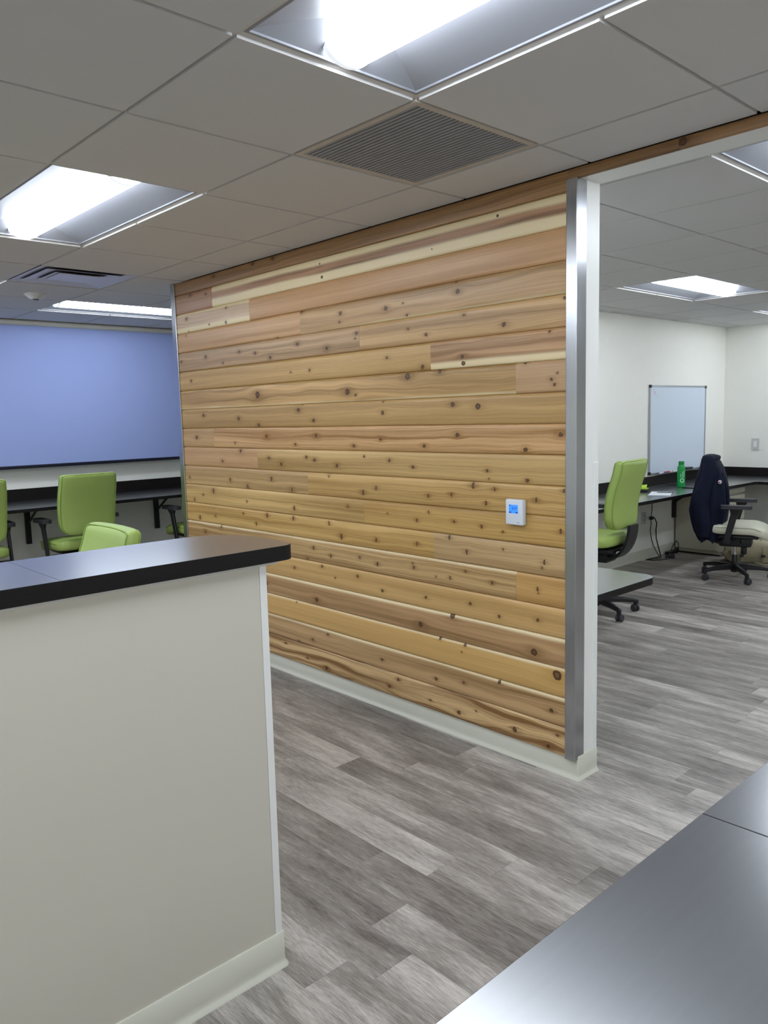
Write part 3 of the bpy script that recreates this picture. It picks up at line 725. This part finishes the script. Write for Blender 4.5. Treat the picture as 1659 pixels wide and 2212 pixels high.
def chair(label, loc, heading, legs0, seat, cover='green', back_h=0.50, lean=0.11, W=0.46, arms=True, group='green task chairs with black bases'):
    t = empty('office_chair', (loc[0], loc[1], 0), math.radians(heading), label=label, category='chair')
    if group: t['group'] = group
    V, P = cover + '_vinyl', cover + '_piping'
    for k in range(5):
        a = math.radians(legs0 - heading + 72 * k); ca, sa = math.cos(a), math.sin(a)
        b = B(); bar(b, (0.025 * ca, 0.025 * sa, 0.105), (0.20 * ca, 0.20 * sa, 0.098), 0.058, 0.05, 0.044, 0.036)
        bar(b, (0.198 * ca, 0.198 * sa, 0.0985), (0.31 * ca, 0.31 * sa, 0.084), 0.044, 0.036, 0.03, 0.026)
        b.lathe([(0.016, 0.062), (0.017, 0.07), (0.017, 0.092), (0.012, 0.096)], 12, (0.305 * ca, 0.305 * sa, 0))
        leg = obj('base_leg', b.me(True, 40), 'black_plastic', t)
        b = B(); ta = a + 0.5
        cx, cy = 0.305 * ca - 0.012 * math.sin(ta), 0.305 * sa + 0.012 * math.cos(ta)
        for s in (-1, 1):
            tb = B(); tb.lathe([(0.006, -0.0085), (0.024, -0.0085), (0.0275, -0.005), (0.0275, 0.005), (0.024, 0.0085), (0.006, 0.0085)], 20, (0, s * 0.0145, 0), 'y')
            m4 = Matrix.Translation((cx, cy, 0.0277)) @ Matrix.Rotation(ta + math.pi / 2, 4, 'Z')
            bmesh.ops.transform(tb.b, matrix=m4, verts=tb.b.verts[:]); b.merge(tb.b)
        b.box(-0.014, 0.014, -0.0055, 0.0055, 0.020, 0.064, bev=0.002, mtx=Matrix.Translation((cx, cy, 0)) @ Matrix.Rotation(ta + math.pi / 2, 4, 'Z'))
        obj('caster', b.me(True, 40), 'dark_grey_plastic', leg)
    obj('hub', B().lathe([(0.030, 0.06), (0.038, 0.075), (0.038, 0.128), (0.032, 0.136)], 20).me(True, 40), 'black_plastic', t)
    obj('gas_column', B().lathe([(0.023, 0.055), (0.025, 0.06), (0.025, seat - 0.30), (0.022, seat - 0.295)], 18).me(True, 40), 'black_plastic', t)
    obj('piston', B().lathe([(0.014, seat - 0.297), (0.014, seat - 0.21)], 16).me(True, 40), 'chrome', t)
    b = B(); b.box(-0.13, 0.14, -0.085, 0.085, seat - 0.215, seat - 0.125, bev=0.02)
    b.box(-0.19, 0.20, -0.17, 0.17, seat - 0.128, seat - 0.098, bev=0.012)
    mech = obj('tilt_mechanism', b.me(True, 40), 'black_plastic', t)
    obj('tension_knob', B().lathe([(0.020, seat - 0.285), (0.024, seat - 0.275), (0.024, seat - 0.22), (0.02, seat - 0.21)], 16, (0.075, -0.02, 0)).me(True, 40), 'black_plastic', mech)
    obj('lever', B().tube([(0.05, -0.08, seat - 0.15), (0.06, -0.20, seat - 0.155), (0.075, -0.245, seat - 0.16)], 0.006, 8).me(True), 'black_plastic', mech)
    b = B(); rs = []
    for q in range(9):
        a = q / 8; ang = a * math.pi / 2
        x = -0.12 - 0.155 * math.sin(ang) ; z = seat - 0.17 + 0.26 * (1 - math.cos(ang)) * 0.95
        w = 0.085 - 0.015 * a; hh = 0.022
        nx, nz = -math.sin(ang), math.cos(ang)
        rs.append([(x - 0 * nx, -w, z), (x + hh * -math.sin(ang), -w, z - hh * math.cos(ang)), (x + hh * -math.sin(ang), w, z - hh * math.cos(ang)), (x, w, z)])
    b.rings(rs); obj('back_bracket', b.me(True, 40), 'black_plastic', t)
    st = obj('seat', seat_me(seat, 0.50, 0.49, 0.09), V, t)
    L = [(-0.14 + 0.36 * q / 8, None) for q in range(9)]
    for s in (-1, 1):
        obj('piping', B().tube([(x, s * 0.2485, seat - 0.022 - 0.055 * max(0, ((x + 0.21) / 0.49 - 0.68) / 0.32) ** 2) for x, _ in L], 0.0028, 6).me(True), P, st)
    zb = seat + 0.045
    bk = obj('backrest', backrest_me(zb, back_h, W, 0.075, lean), V, t)
    for side in (-1, 1): obj('piping', piping_me(zb, back_h, W, 0.075, lean, side), P, bk)
    if arms:
        for s in (-1, 1):
            y = s * 0.285
            b = B(); bar(b, (-0.03, s * 0.15, seat - 0.135), (-0.035, y, seat - 0.135), 0.055, 0.022, 0.055, 0.022)
            bar(b, (-0.05, y, seat - 0.15), (0.012, y, seat + 0.105), 0.020, 0.050, 0.024, 0.056)
            bar(b, (0.010, y, seat + 0.10), (0.020, y, seat + 0.150), 0.024, 0.056, 0.045, 0.10)
            arm = obj('arm', b.me(True, 40), 'black_plastic', t)
            obj('arm_pad', B().prism(rpoly(-0.10, 0.15, y - 0.042, y + 0.042, [0.035] * 4, 6), seat + 0.148, seat + 0.178).me(True, 50), 'dark_grey_plastic', arm)
    return t
chair('green vinyl task chair at the office desk, facing the whiteboard wall', (-1.49, 3.36), 186, 46, 0.615, lean=0.070, W=0.44)
chair('green vinyl task chair seen from behind, whole in front of the far desk', (-4.88, 0.82), 180, 20, 0.57, lean=0.075)
chair('green vinyl task chair cut by the left picture edge', (-4.95, -0.01), 176, 50, 0.57)
chair('green vinyl task chair mostly hidden behind the far end of the cedar partition', (-4.87, 1.97), 182, 10, 0.57)
chair('green vinyl task chair whose back just shows over the dark counter top', (-1.49, -0.665), -92, 30, 0.54, lean=0.11)
bc = chair('beige vinyl task chair with a navy jacket over its back', (-1.25, 5.23), 18, -48, 0.505, 'beige', back_h=0.46, lean=0.035, W=0.38, group=None)

# navy jacket hung on the beige chair
jr = [(1.100, -0.262, -0.190, 0.150), (1.092, -0.278, -0.172, 0.180), (1.065, -0.288, -0.158, 0.200), (0.985, -0.302, -0.112, 0.225), (0.90, -0.325, -0.085, 0.240), (0.80, -0.345, -0.068, 0.252), (0.70, -0.362, -0.060, 0.262),
      (0.617, -0.371, -0.064, 0.268), (0.51, -0.352, -0.078, 0.262), (0.43, -0.330, -0.090, 0.255), (0.375, -0.300, -0.115, 0.250), (0.35, -0.285, -0.130, 0.245)]
jk = empty('jacket', (-1.25, 5.23, 0), math.radians(18), label='navy blue jacket draped over the back of the beige chair', category='jacket')
rs = []
for i, (z, l, r, w) in enumerate(jr):
    ring = []; fold = min(1, max(0, (1.09 - z) / 0.3))
    for q in range(56):
        a = 2 * math.pi * q / 56; c, s = sup(a, 0.62)
        f = 1 + fold * (0.05 * math.sin(9 * a + 2.2 * z) + 0.035 * math.sin(15 * a - 5 * z + 1.0))
        zz = z + (0.018 * math.sin(7 * a) if i >= len(jr) - 2 else 0)
        ring.append(((l + r) / 2 + (r - l) / 2 * c * f, w * s * f * 0.9, zz))
    rs.append(ring)
obj('body', B().rings(rs).me(True, 70), 'navy_cloth', jk)
for s in (-1, 1):
    pts, rad = [], []
    for q in range(10):
        a = q / 9; pts.append((-0.20 - 0.05 * math.sin(2.4 * a) + 0.012 * math.sin(9 * a), s * (0.19 + 0.045 * math.sin(1.8 * a)), 1.03 - 0.60 * a)); rad.append((0.052 + 0.018 * math.sin(math.pi * a) + 0.004 * math.sin(17 * a)))
    slv = obj('sleeve', B().tube(pts, rad, 14).me(True, 70), 'navy_cloth', jk)
    obj('cuff', B().tube([(pts[-1][0], pts[-1][1], 0.44), (pts[-1][0], pts[-1][1], 0.395)], [0.05, 0.047], 14).me(True, 70), 'navy_cloth', slv)
b = B(); b.tube([(-0.175, -0.13, 1.06), (-0.165, -0.08, 1.072), (-0.175, 0, 1.08), (-0.165, 0.08, 1.072), (-0.175, 0.13, 1.05)], [0.016, 0.022, 0.022, 0.022, 0.016], 10)
obj('collar', b.me(True, 70), 'navy_cloth', jk)
b = B(); b.tube([(-0.175, -0.12, 1.02), (-0.115, -0.135, 0.93), (-0.075, -0.10, 0.80), (-0.055, -0.08, 0.62)], [0.012, 0.022, 0.022, 0.012], 8)
obj('lapel', b.me(True, 70), 'navy_cloth', jk)
em = obj('emblem', B().lathe([(0.0001, 0.0), (0.017, 0.0), (0.017, 0.003), (0.0001, 0.004)], 14).me(True), 'patch_white', jk, loc=(-0.118, -0.203, 0.875), rot=(math.radians(88), 0, math.radians(34)), label='small pale emblem on the navy cloth')
obj('emblem_stripe', boxme(-0.012, -0.002, -0.011, 0.002, 0.003, 0.0055), 'patch_red', em)

# khaki bag on the floor behind the beige chair
bg = empty('canvas_bag', (-1.46, 6.08, 0), math.radians(30), label='crumpled khaki canvas bag lying on the floor behind the beige chair', category='bag')
rs = []
for i in range(13):
    s = i / 12; z = 0.215 * s
    k = math.sqrt(max(0.02, 1 - (abs(s - 0.42) / 0.62) ** 2.4))
    ring = []
    for q in range(40):
        a = 2 * math.pi * q / 40; c, sn = sup(a, 0.7)
        f = k * (1 + 0.07 * math.sin(5 * a + 6 * s) + 0.05 * math.sin(9 * a - 11 * s) + 0.03 * math.sin(14 * a + 20 * s))
        ring.append((0.25 * c * f + 0.03 * s, 0.15 * sn * f, z + 0.02 * math.sin(3 * a) * s))
    rs.append(ring)
obj('body', B().rings(rs).me(True, 70), 'bag', bg)
rs = []
for i in range(7):
    a = i / 6; rs.append([(x, -0.155 + 0.05 * (1 - math.cos(a * 2.2)) - 0.03 * math.sin(3 * a), 0.06 + 0.17 * math.sin(a * 1.75) + e + 0.008 * math.sin(11 * x + 4 * a)) for x, e in [(-0.19 + 0.38 * q / 8, 0) for q in range(9)]] + [(x, -0.155 + 0.05 * (1 - math.cos(a * 2.2)) - 0.03 * math.sin(3 * a) - 0.006, 0.06 + 0.17 * math.sin(a * 1.75) + 0.006 + 0.008 * math.sin(11 * x + 4 * a)) for x in [0.19 - 0.38 * q / 8 for q in range(9)]])
obj('flap', B().rings(rs).me(True, 70), 'bag', bg)
for x in (-0.10, 0.09):
    sp = obj('strap', B().tube([(x, -0.17, 0.03), (x + 0.005, -0.185, 0.09), (x, -0.17, 0.16), (x - 0.01, -0.11, 0.23), (x, -0.03, 0.235)], 0.009, 6).me(True), 'bag_strap', bg)
    obj('buckle', boxme(x - 0.018, x + 0.018, -0.198, -0.182, 0.075, 0.10, bev=0.004), 'black_metal', sp)
obj('handle', B().tube([(-0.17 + 0.02 * math.cos(a) , 0.05 + 0.02 * math.sin(a), 0.18 + 0.17 * math.sin(a)) if False else (-0.12 - 0.10 * math.cos(a), 0.06, 0.19 + 0.15 * math.sin(a)) for a in [math.pi * q / 10 for q in range(11)]], 0.008, 7).me(True), 'bag_strap', bg)
obj('trailing_strap', B().tube([(0.02, -0.16, 0.02), (0.08, -0.24, 0.012), (0.16, -0.27, 0.012), (0.26, -0.25, 0.012), (0.30, -0.26, 0.012)], 0.009, 6).me(True), 'bag_strap', bg)

# ------------------------------------------------------------------ desks
def bracket(parent, x, y, sx, ztop, drop=0.34, reach=0.42):
    """wall bracket: upright on the wall, arm under the top, slanting brace"""
    b = B(); b.box(*sorted((x, x + sx * 0.03)), y - 0.022, y + 0.022, ztop - drop, ztop)
    b.box(*sorted((x, x + sx * reach)), y - 0.012, y + 0.012, ztop - 0.025, ztop)
    bar(b, (x + sx * 0.015, y, ztop - drop * 0.52), (x + sx * reach * 0.62, y, ztop - 0.012), 0.016, 0.022, 0.016, 0.022)
    return obj('bracket', b.me(), 'black_metal', parent)
ZD = 0.742
t = empty('office_desk', (-2.0, 4.7, 0), label='long dark laminate corner desk under the whiteboard', category='desk')
inv = Matrix.Translation(-t.location)
def pp(nm, me, mt, par):
    me.transform(Matrix.Translation(-par.location)); return obj(nm, me, mt, par)
L = [(-2.294, 2.25), (-1.652, 2.25), (-1.652, 6.60), (-1.622, 6.632), (2.2, 6.632), (2.2, 7.298), (-2.294, 7.298)]
pp('worktop', top_me(L, ZD - 0.03, ZD), 'laminate', t)
pp('backsplash', boxme(-2.295, -2.279, 2.25, 7.282, ZD, ZD + 0.098, bev=0.0015), 'edge_band', t)
pp('backsplash', boxme(-2.279, 2.2, 7.282, 7.299, ZD, ZD + 0.098, bev=0.0015), 'edge_band', t)
for y in (3.2, 4.9, 6.125):
    o = bracket(None, -2.294, y, 1, ZD - 0.031); o.data.transform(inv); o.parent = t
o = bracket(None, 0.9, 7.25, 1, ZD - 0.031); o.data.transform(inv); o.parent = t
# pedestal under the desk
t = empty('pedestal_cabinet', (-2.0, 6.36, 0), label='cream drawer pedestal under the corner desk', category='cabinet')
pp('body', B().box(-2.27, -1.752, 6.15, 6.585, 0.05, 0.708).box(-2.25, -1.80, 6.17, 6.565, 0.0, 0.05).me(), 'cabinet', t)
for z0, z1 in ((0.645, 0.704), (0.36, 0.638), (0.056, 0.353)):
    dr = pp('drawer', boxme(-1.752, -1.733, 6.155, 6.58, z0, z1, bev=0.002), 'cabinet', t)
    me = boxme(-1.734, -1.722, 6.17, 6.565, z1 - 0.016, z1 - 0.004, bev=0.002); me.transform(Matrix.Translation(-t.location)); obj('pull', me, 'aluminium', dr)
pp('plinth_strip', boxme(-2.27, -1.79, 6.146, 6.150, 0.0, 0.016), 'black_metal', t)
# worktop on the back of the partition
t = empty('wall_worktop', (-1.1, 1.35, 0), label='dark laminate worktop with a rounded corner fixed behind the partition end', category='desk')
pp('worktop', top_me(rpoly(-2.26, -0.083, 1.0665, 1.645, [0, 0.0, 0.075, 0], 10), ZD - 0.032, ZD), 'laminate', t)
for x in (-1.7, -0.75):
    b = B(); b.box(x - 0.02, x + 0.02, 1.0665, 1.095, ZD - 0.36, ZD - 0.032); b.box(x - 0.012, x + 0.012, 1.0665, 1.40, ZD - 0.056, ZD - 0.032); bar(b, (x, 1.08, ZD - 0.24), (x, 1.30, ZD - 0.045), 0.016, 0.02, 0.016, 0.02)
    pp('bracket', b.me(), 'black_metal', t)
# far desk under the blue screen
ZL = 0.848
t = empty('far_desk', (-5.2, 0.0, 0), label='long dark laminate desk with a backsplash below the blue screen', category='desk')
pp('worktop', top_me([(-5.598, -3.0), (-4.86, -3.0), (-4.86, 3.53), (-5.598, 3.53)], ZL - 0.028, ZL), 'laminate', t)
pp('backsplash', boxme(-5.599, -5.582, -3.0, 3.53, ZL, ZL + 0.107, bev=0.0015), 'edge_band', t)
for y in (-2.0, -0.6, 0.64, 1.88, 3.1):
    o = bracket(None, -5.598, y, 1, ZL - 0.029, 0.36, 0.5); o.data.transform(Matrix.Translation(-t.location)); o.parent = t

# ------------------------------------------------------------------ blue screen
t = empty('projection_screen', (-5.5, 0.9, 1.15), label='large blue pull-down projection screen hanging on the far left wall', category='screen')
b = B(); y0, y1 = -2.6, 2.75
prof = [(-5.585, H - 0.002), (-5.50, H - 0.002), (-5.485, H - 0.010), (-5.480, H - 0.025), (-5.488, H - 0.040), (-5.505, H - 0.048), (-5.585, H - 0.048)]
b.rings([[(x, y, z) for x, z in prof] for y in (y0, y1)])
pp('case', b.me(True, 50), 'screen_case', t)
pp('fabric', boxme(-5.520, -5.517, y0 + 0.05, y1 - 0.05, 1.155, H - 0.045), 'screen_blue', t)
pp('bottom_bar', B().box(-5.530, -5.506, y0 + 0.05, y1 - 0.05, 1.138, 1.166, bev=0.004).me(True, 40), 'navy_bar', t)

# ------------------------------------------------------------------ whiteboard and small things
XO = -2.296
t = empty('whiteboard', (XO, 6.2, 0.86), label='white dry-erase board with aluminium frame above the office desk', category='whiteboard')
y0, y1, z0, z1 = 5.585, 6.81, 0.858, 1.757
pp('surface', boxme(XO + 0.001, XO + 0.012, y0 + 0.01, y1 - 0.01, z0 + 0.01, z1 - 0.01), 'whiteboard', t)
for q in ((y0, y1, z1 - 0.016, z1), (y0, y1, z0, z0 + 0.016)): pp('frame_rail', boxme(XO + 0.001, XO + 0.019, *q, bev=0.002), 'aluminium', t)
for q in ((y0, y0 + 0.016), (y1 - 0.016, y1)): pp('frame_stile', boxme(XO + 0.001, XO + 0.019, *q, z0 + 0.016, z1 - 0.016, bev=0.002), 'aluminium', t)
for y in (y0 - 0.002, y1 - 0.028):
    for z in (z0 - 0.002, z1 - 0.028): pp('corner_cap', boxme(XO + 0.001, XO + 0.022, y, y + 0.03, z, z + 0.03, bev=0.003), 'black_plastic', t)
pp('pen_tray', B().box(XO + 0.019, XO + 0.075, 5.76, 6.62, z0 - 0.004, z0 + 0.001).box(XO + 0.072, XO + 0.075, 5.76, 6.62, z0 - 0.004, z0 + 0.008).me(), 'aluminium', t)
b = B()
for (ya, za), (yb, zb) in (((5.655, 1.705), (5.665, 1.715)), ((5.662, 1.690), (5.70, 1.692)), ((5.70, 1.692), (5.685, 1.672)), ((5.66, 1.668), (5.69, 1.662)), ((5.69, 1.662), (5.72, 1.668)), ((5.71, 1.64), (5.735, 1.652))):
    b.tube([(XO + 0.0126, ya, za), (XO + 0.0126, yb, zb)], 0.0032, 5)
pp('ink_scribble', b.me(True), 'ink_pink', t)
def marker(label, y, colour, dz=0.0, dx=0.03, rz=0.0):
    m = empty('marker', (XO + dx, y, z0 + 0.010 + dz), rz, label=label, category='marker', group='markers on the whiteboard tray')
    obj('barrel', B().lathe([(0.004, -0.065), (0.0085, -0.062), (0.0085, 0.03), (0.0078, 0.031)], 14, axis='y').me(True, 40), 'marker_white' if colour != 'marker_red' else colour, m)
    obj('cap', B().lathe([(0.0092, 0.031), (0.0092, 0.066), (0.006, 0.072)], 14, axis='y').me(True, 40), colour if colour != 'marker_red' else 'marker_white', m)
marker('white marker with a blue cap at the near end of the tray', 5.785, 'marker_blue', 0, 0.052, 0.10)
marker('red marker lying in the middle of the whiteboard tray', 5.945, 'marker_red', 0.0, 0.034, -0.06)
marker('white marker with a black cap beside the bottle on the tray', 6.10, 'black_plastic', 0, 0.046)
t = empty('board_eraser', (XO + 0.045, 6.36, z0 + 0.002), label='dark grey board eraser on the whiteboard tray beyond the bottle', category='eraser')
obj('felt', boxme(-0.022, 0.022, -0.07, 0.07, 0.0, 0.016, bev=0.002), 'eraser', t); obj('grip', boxme(-0.024, 0.024, -0.072, 0.072, 0.016, 0.032, bev=0.004), 'dark_grey_plastic', t)

# green bottle
bz = math.atan2(CAMP.y - 5.695, CAMP.x + 1.995)
t = empty('drink_bottle', (-1.995, 5.695, ZD), bz + 0.28, label='bright green water bottle with pale ring print on the desk', category='bottle')
R0 = 0.0375
obj('body', B().lathe([(0.0001, 0.0005), (R0 - 0.004, 0.0005), (R0, 0.004), (R0, 0.185), (R0 - 0.002, 0.200), (R0 - 0.008, 0.213), (0.0275, 0.219), (0.0265, 0.224)], 32).me(True, 40), 'bottle_green', t)
obj('cap', B().lathe([(0.0268, 0.2245), (0.0272, 0.229), (0.0272, 0.252), (0.0255, 0.2565), (0.0001, 0.2565)], 32).me(True, 40), 'bottle_cap', t)
def on_bottle(pts, th=0.0007):
    return [((R0 + th) * math.cos(u / R0), (R0 + th) * math.sin(u / R0), v) for u, v in pts]
b = B(); n = 28
ou = on_bottle([(0.0215 * math.cos(2 * math.pi * k / n), 0.068 + 0.0235 * math.sin(2 * math.pi * k / n)) for k in range(n)])
inn = on_bottle([(0.0105 * math.cos(2 * math.pi * k / n), 0.069 + 0.0125 * math.sin(2 * math.pi * k / n)) for k in range(n)])
b.rings([ou, inn], cap=False); obj('ring_print', b.me(True), 'bottle_print', t)
b = B(); rr = random.Random(3)
for col, (u, top) in enumerate(((-0.014, 0.128), (0.003, 0.158), (0.016, 0.164))):
    v = 0.098
    while v < top:
        hgt = rr.choice((0.0045, 0.006, 0.0055)); q = on_bottle([(u - 0.0045, v), (u + 0.0045, v), (u + 0.0045, v + hgt), (u - 0.0045, v + hgt)])
        b.b.faces.new([b.b.verts.new(p) for p in q]); v += hgt + 0.0022
obj('lettering', b.me(), 'bottle_print', t)

# papers, pen, notes
def sheet(name, label, cat, pts, z, mt, th=0.0012):
    cx = sum(p[0] for p in pts) / len(pts); cy = sum(p[1] for p in pts) / len(pts)
    return obj(name, B().prism([(x - cx, y - cy) for x, y in pts], 0, th).me(), mt, loc=(cx, cy, z), label=label, category=cat)
sheet('notepaper', 'white sheet of paper lying on the office desk', 'paper', [(-1.873, 4.818), (-1.70, 4.905), (-1.835, 5.21), (-2.005, 5.137)], ZD + 0.0004, 'paper')
t = empty('pen', (-1.845, 5.09, ZD + 0.0052), math.radians(24), label='dark pen lying across the white sheet of paper', category='pen')
obj('barrel', B().lathe([(0.002, -0.075), (0.0035, -0.06), (0.0035, 0.06), (0.003, 0.07)], 10, axis='x').me(True), 'black_plastic', t)
obj('clip', boxme(0.02, 0.065, -0.001, 0.001, 0.003, 0.005), 'aluminium', t)
t = empty('note_dispenser', (-2.075, 5.10, ZD), 0.25, label='black holder with lime green sticky notes on the office desk', category='sticky notes')
obj('holder', boxme(-0.05, 0.05, -0.05, 0.05, 0.0004, 0.026, bev=0.003), 'black_plastic', t)
obj('note_pad', boxme(-0.042, 0.042, -0.042, 0.042, 0.0262, 0.033), 'sticky', t)
rs = [[(x, 0.042 + 0.016 * k, 0.034 + 0.022 * math.sin(k * 0.9)), (x, 0.042 + 0.016 * k, 0.0352 + 0.022 * math.sin(k * 0.9))] for k in range(5) for x in (0,)]
b = B(); rs = []
for k in range(6):
    q = k / 5; z = 0.034 + 0.024 * math.sin(q * 2.4); y = -0.02 + 0.11 * q; w = 0.038 * (1 - 0.55 * q)
    rs.append([(-w, y, z), (w, y, z + 0.004), (w, y, z + 0.0052), (-w, y, z + 0.0012)])
obj('curled_note', b.rings(rs).me(True), 'sticky', t)
sheet('notebook', 'flat black notebook on the desk beside the bottle', 'notebook', [(-1.93, 5.60), (-1.76, 5.58), (-1.75, 5.80), (-1.92, 5.82)], ZD + 0.0004, 'black_plastic', 0.009)
obj('desk_cable', B().tube([(-2.20, 5.45, ZD + 0.004), (-2.235, 5.60, ZD + 0.004), (-2.21, 5.78, ZD + 0.004), (-2.14, 5.84, ZD + 0.004), (-2.09, 5.80, ZD + 0.004)], 0.0035, 7).me(True), 'black_plastic', label='thin black cable curving on the desk below the markers', category='cable')

# light switch, outlet, cords
t = empty('light_switch', (-1.93, YB, 1.10), label='white rocker light switch on the far right wall', category='light switch')
obj('plate', boxme(-0.042, 0.042, -0.008, -0.0005, -0.066, 0.066, bev=0.003), 'outlet', t); obj('rocker', boxme(-0.017, 0.017, -0.012, -0.008, -0.034, 0.034, bev=0.001), 'white_trim', t)
t = empty('wall_outlet', (XO, 5.52, 0.425), label='white double socket on the wall below the office desk', category='outlet')
obj('plate', boxme(0.0005, 0.007, -0.042, 0.042, -0.06, 0.06, bev=0.002), 'outlet', t)
for z in (-0.022, 0.022):
    so = obj('socket', boxme(0.007, 0.009, -0.017, 0.017, z - 0.015, z + 0.015, bev=0.001), 'outlet', t)
    obj('slots', B().box(0.009, 0.0098, -0.008, -0.004, z - 0.006, z + 0.008).box(0.009, 0.0098, 0.004, 0.008, z - 0.006, z + 0.008).me(), 'black_plastic', so)
t = empty('hanging_cable', (-2.25, 5.6, 0), label='black power cord hanging from the desk down to the floor', category='cable')
z = lambda L: [(p[0] + 2.25, p[1] - 5.6, p[2]) for p in L]
obj('cord', B().tube(z([(-2.25, 5.587, 0.71), (-2.25, 5.600, 0.60), (-2.25, 5.602, 0.50), (-2.25, 5.582, 0.423), (-2.25, 5.590, 0.36), (-2.25, 5.572, 0.30), (-2.25, 5.60, 0.21), (-2.25, 5.645, 0.13), (-2.24, 5.72, 0.03), (-2.22, 5.74, 0.012)]), 0.0042, 7).me(True), 'black_plastic', t)
obj('lead', B().tube(z([(-2.25, 5.60, 0.42), (-2.25, 5.66, 0.415), (-2.25, 5.705, 0.36), (-2.25, 5.69, 0.29), (-2.25, 5.70, 0.20), (-2.245, 5.75, 0.08), (-2.23, 5.765, 0.012)]), 0.006, 7).me(True), 'black_plastic', t)
obj('plug', boxme(-0.016, 0.016, -0.026, 0.02, 0.405, 0.438, bev=0.006), 'black_plastic', t)
obj('floor_loop', B().tube(z([(-2.215, 5.74, 0.006), (-2.24, 5.60, 0.006), (-2.25, 5.50, 0.006), (-2.18, 5.52, 0.006), (-2.12, 5.66, 0.006), (-2.15, 5.74, 0.006), (-2.20, 5.80, 0.006), (-2.20, 5.92, 0.006)]), 0.0045, 7).me(True), 'black_plastic', t)
t = empty('power_adapter', (-2.13, 5.80, 0), 0.5, label='small black power adapter on the floor under the cords', category='adapter')
obj('brick', boxme(-0.03, 0.03, -0.05, 0.05, 0.0005, 0.03, bev=0.006), 'black_plastic', t)
t = empty('power_strip', (-2.235, 6.0, 0), 0.0, label='black power strip on the floor beside the drawer pedestal', category='power strip')
st = obj('housing', boxme(-0.025, 0.025, -0.10, 0.10, 0.0005, 0.035, bev=0.006), 'black_plastic', t)
obj('strip_cord', B().tube([(0, -0.02, 0.035), (0.01, 0.02, 0.10), (0.02, 0.07, 0.13), (0.02, 0.11, 0.10), (0.015, 0.12, 0.02)], 0.0045, 7).me(True), 'black_plastic', t)

# thermostat on the boards
t = empty('thermostat', (-0.338, YW - 0.001, 1.099), label='white wall thermostat with a blue screen on the cedar boards', category='thermostat')
obj('case', B().box(-0.046, 0.046, -0.026, 0.0, -0.054, 0.054, bev=0.006, seg=3).me(True, 40), 'thermostat', t)
ds = obj('display', boxme(-0.026, 0.021, -0.0268, -0.0255, -0.004, 0.032), 'lcd', t)
cu = bpy.data.curves.new('digits', 'FONT'); cu.body = '60.4\u00b0'; cu.size = 0.0155; cu.align_x = 'RIGHT'; cu.extrude = 0.0001
to = bpy.data.objects.new('tmp_text', cu); C.objects.link(to); bpy.context.view_layer.update()
dm = bpy.data.meshes.new_from_object(to.evaluated_get(bpy.context.evaluated_depsgraph_get())); bpy.data.objects.remove(to)
dm.transform(Matrix.Translation((0.018, -0.0270, 0.012)) @ Matrix.Rotation(math.pi / 2, 4, 'X') @ Matrix.Diagonal((0.85, 1, 1, 1)))
obj('digits', dm, 'lcd_ink', ds)
obj('soft_keys', B().box(-0.0245, -0.014, -0.0271, -0.0268, -0.0025, 0.002).box(0.009, 0.0195, -0.0271, -0.0268, -0.0025, 0.002).box(-0.0245, -0.016, -0.0271, -0.0268, 0.0275, 0.0305).me(), 'lcd_ink', ds)
b = B()
for k, w in enumerate((0.0016, 0.0010, 0.0015, 0.0012, 0.0016, 0.0008, 0.0014)): b.box(0.014 + k * 0.0022, 0.014 + k * 0.0022 + w, -0.0264, -0.0258, -0.0435, -0.0410)
obj('maker_mark', b.me(), 'grey_ink', t)
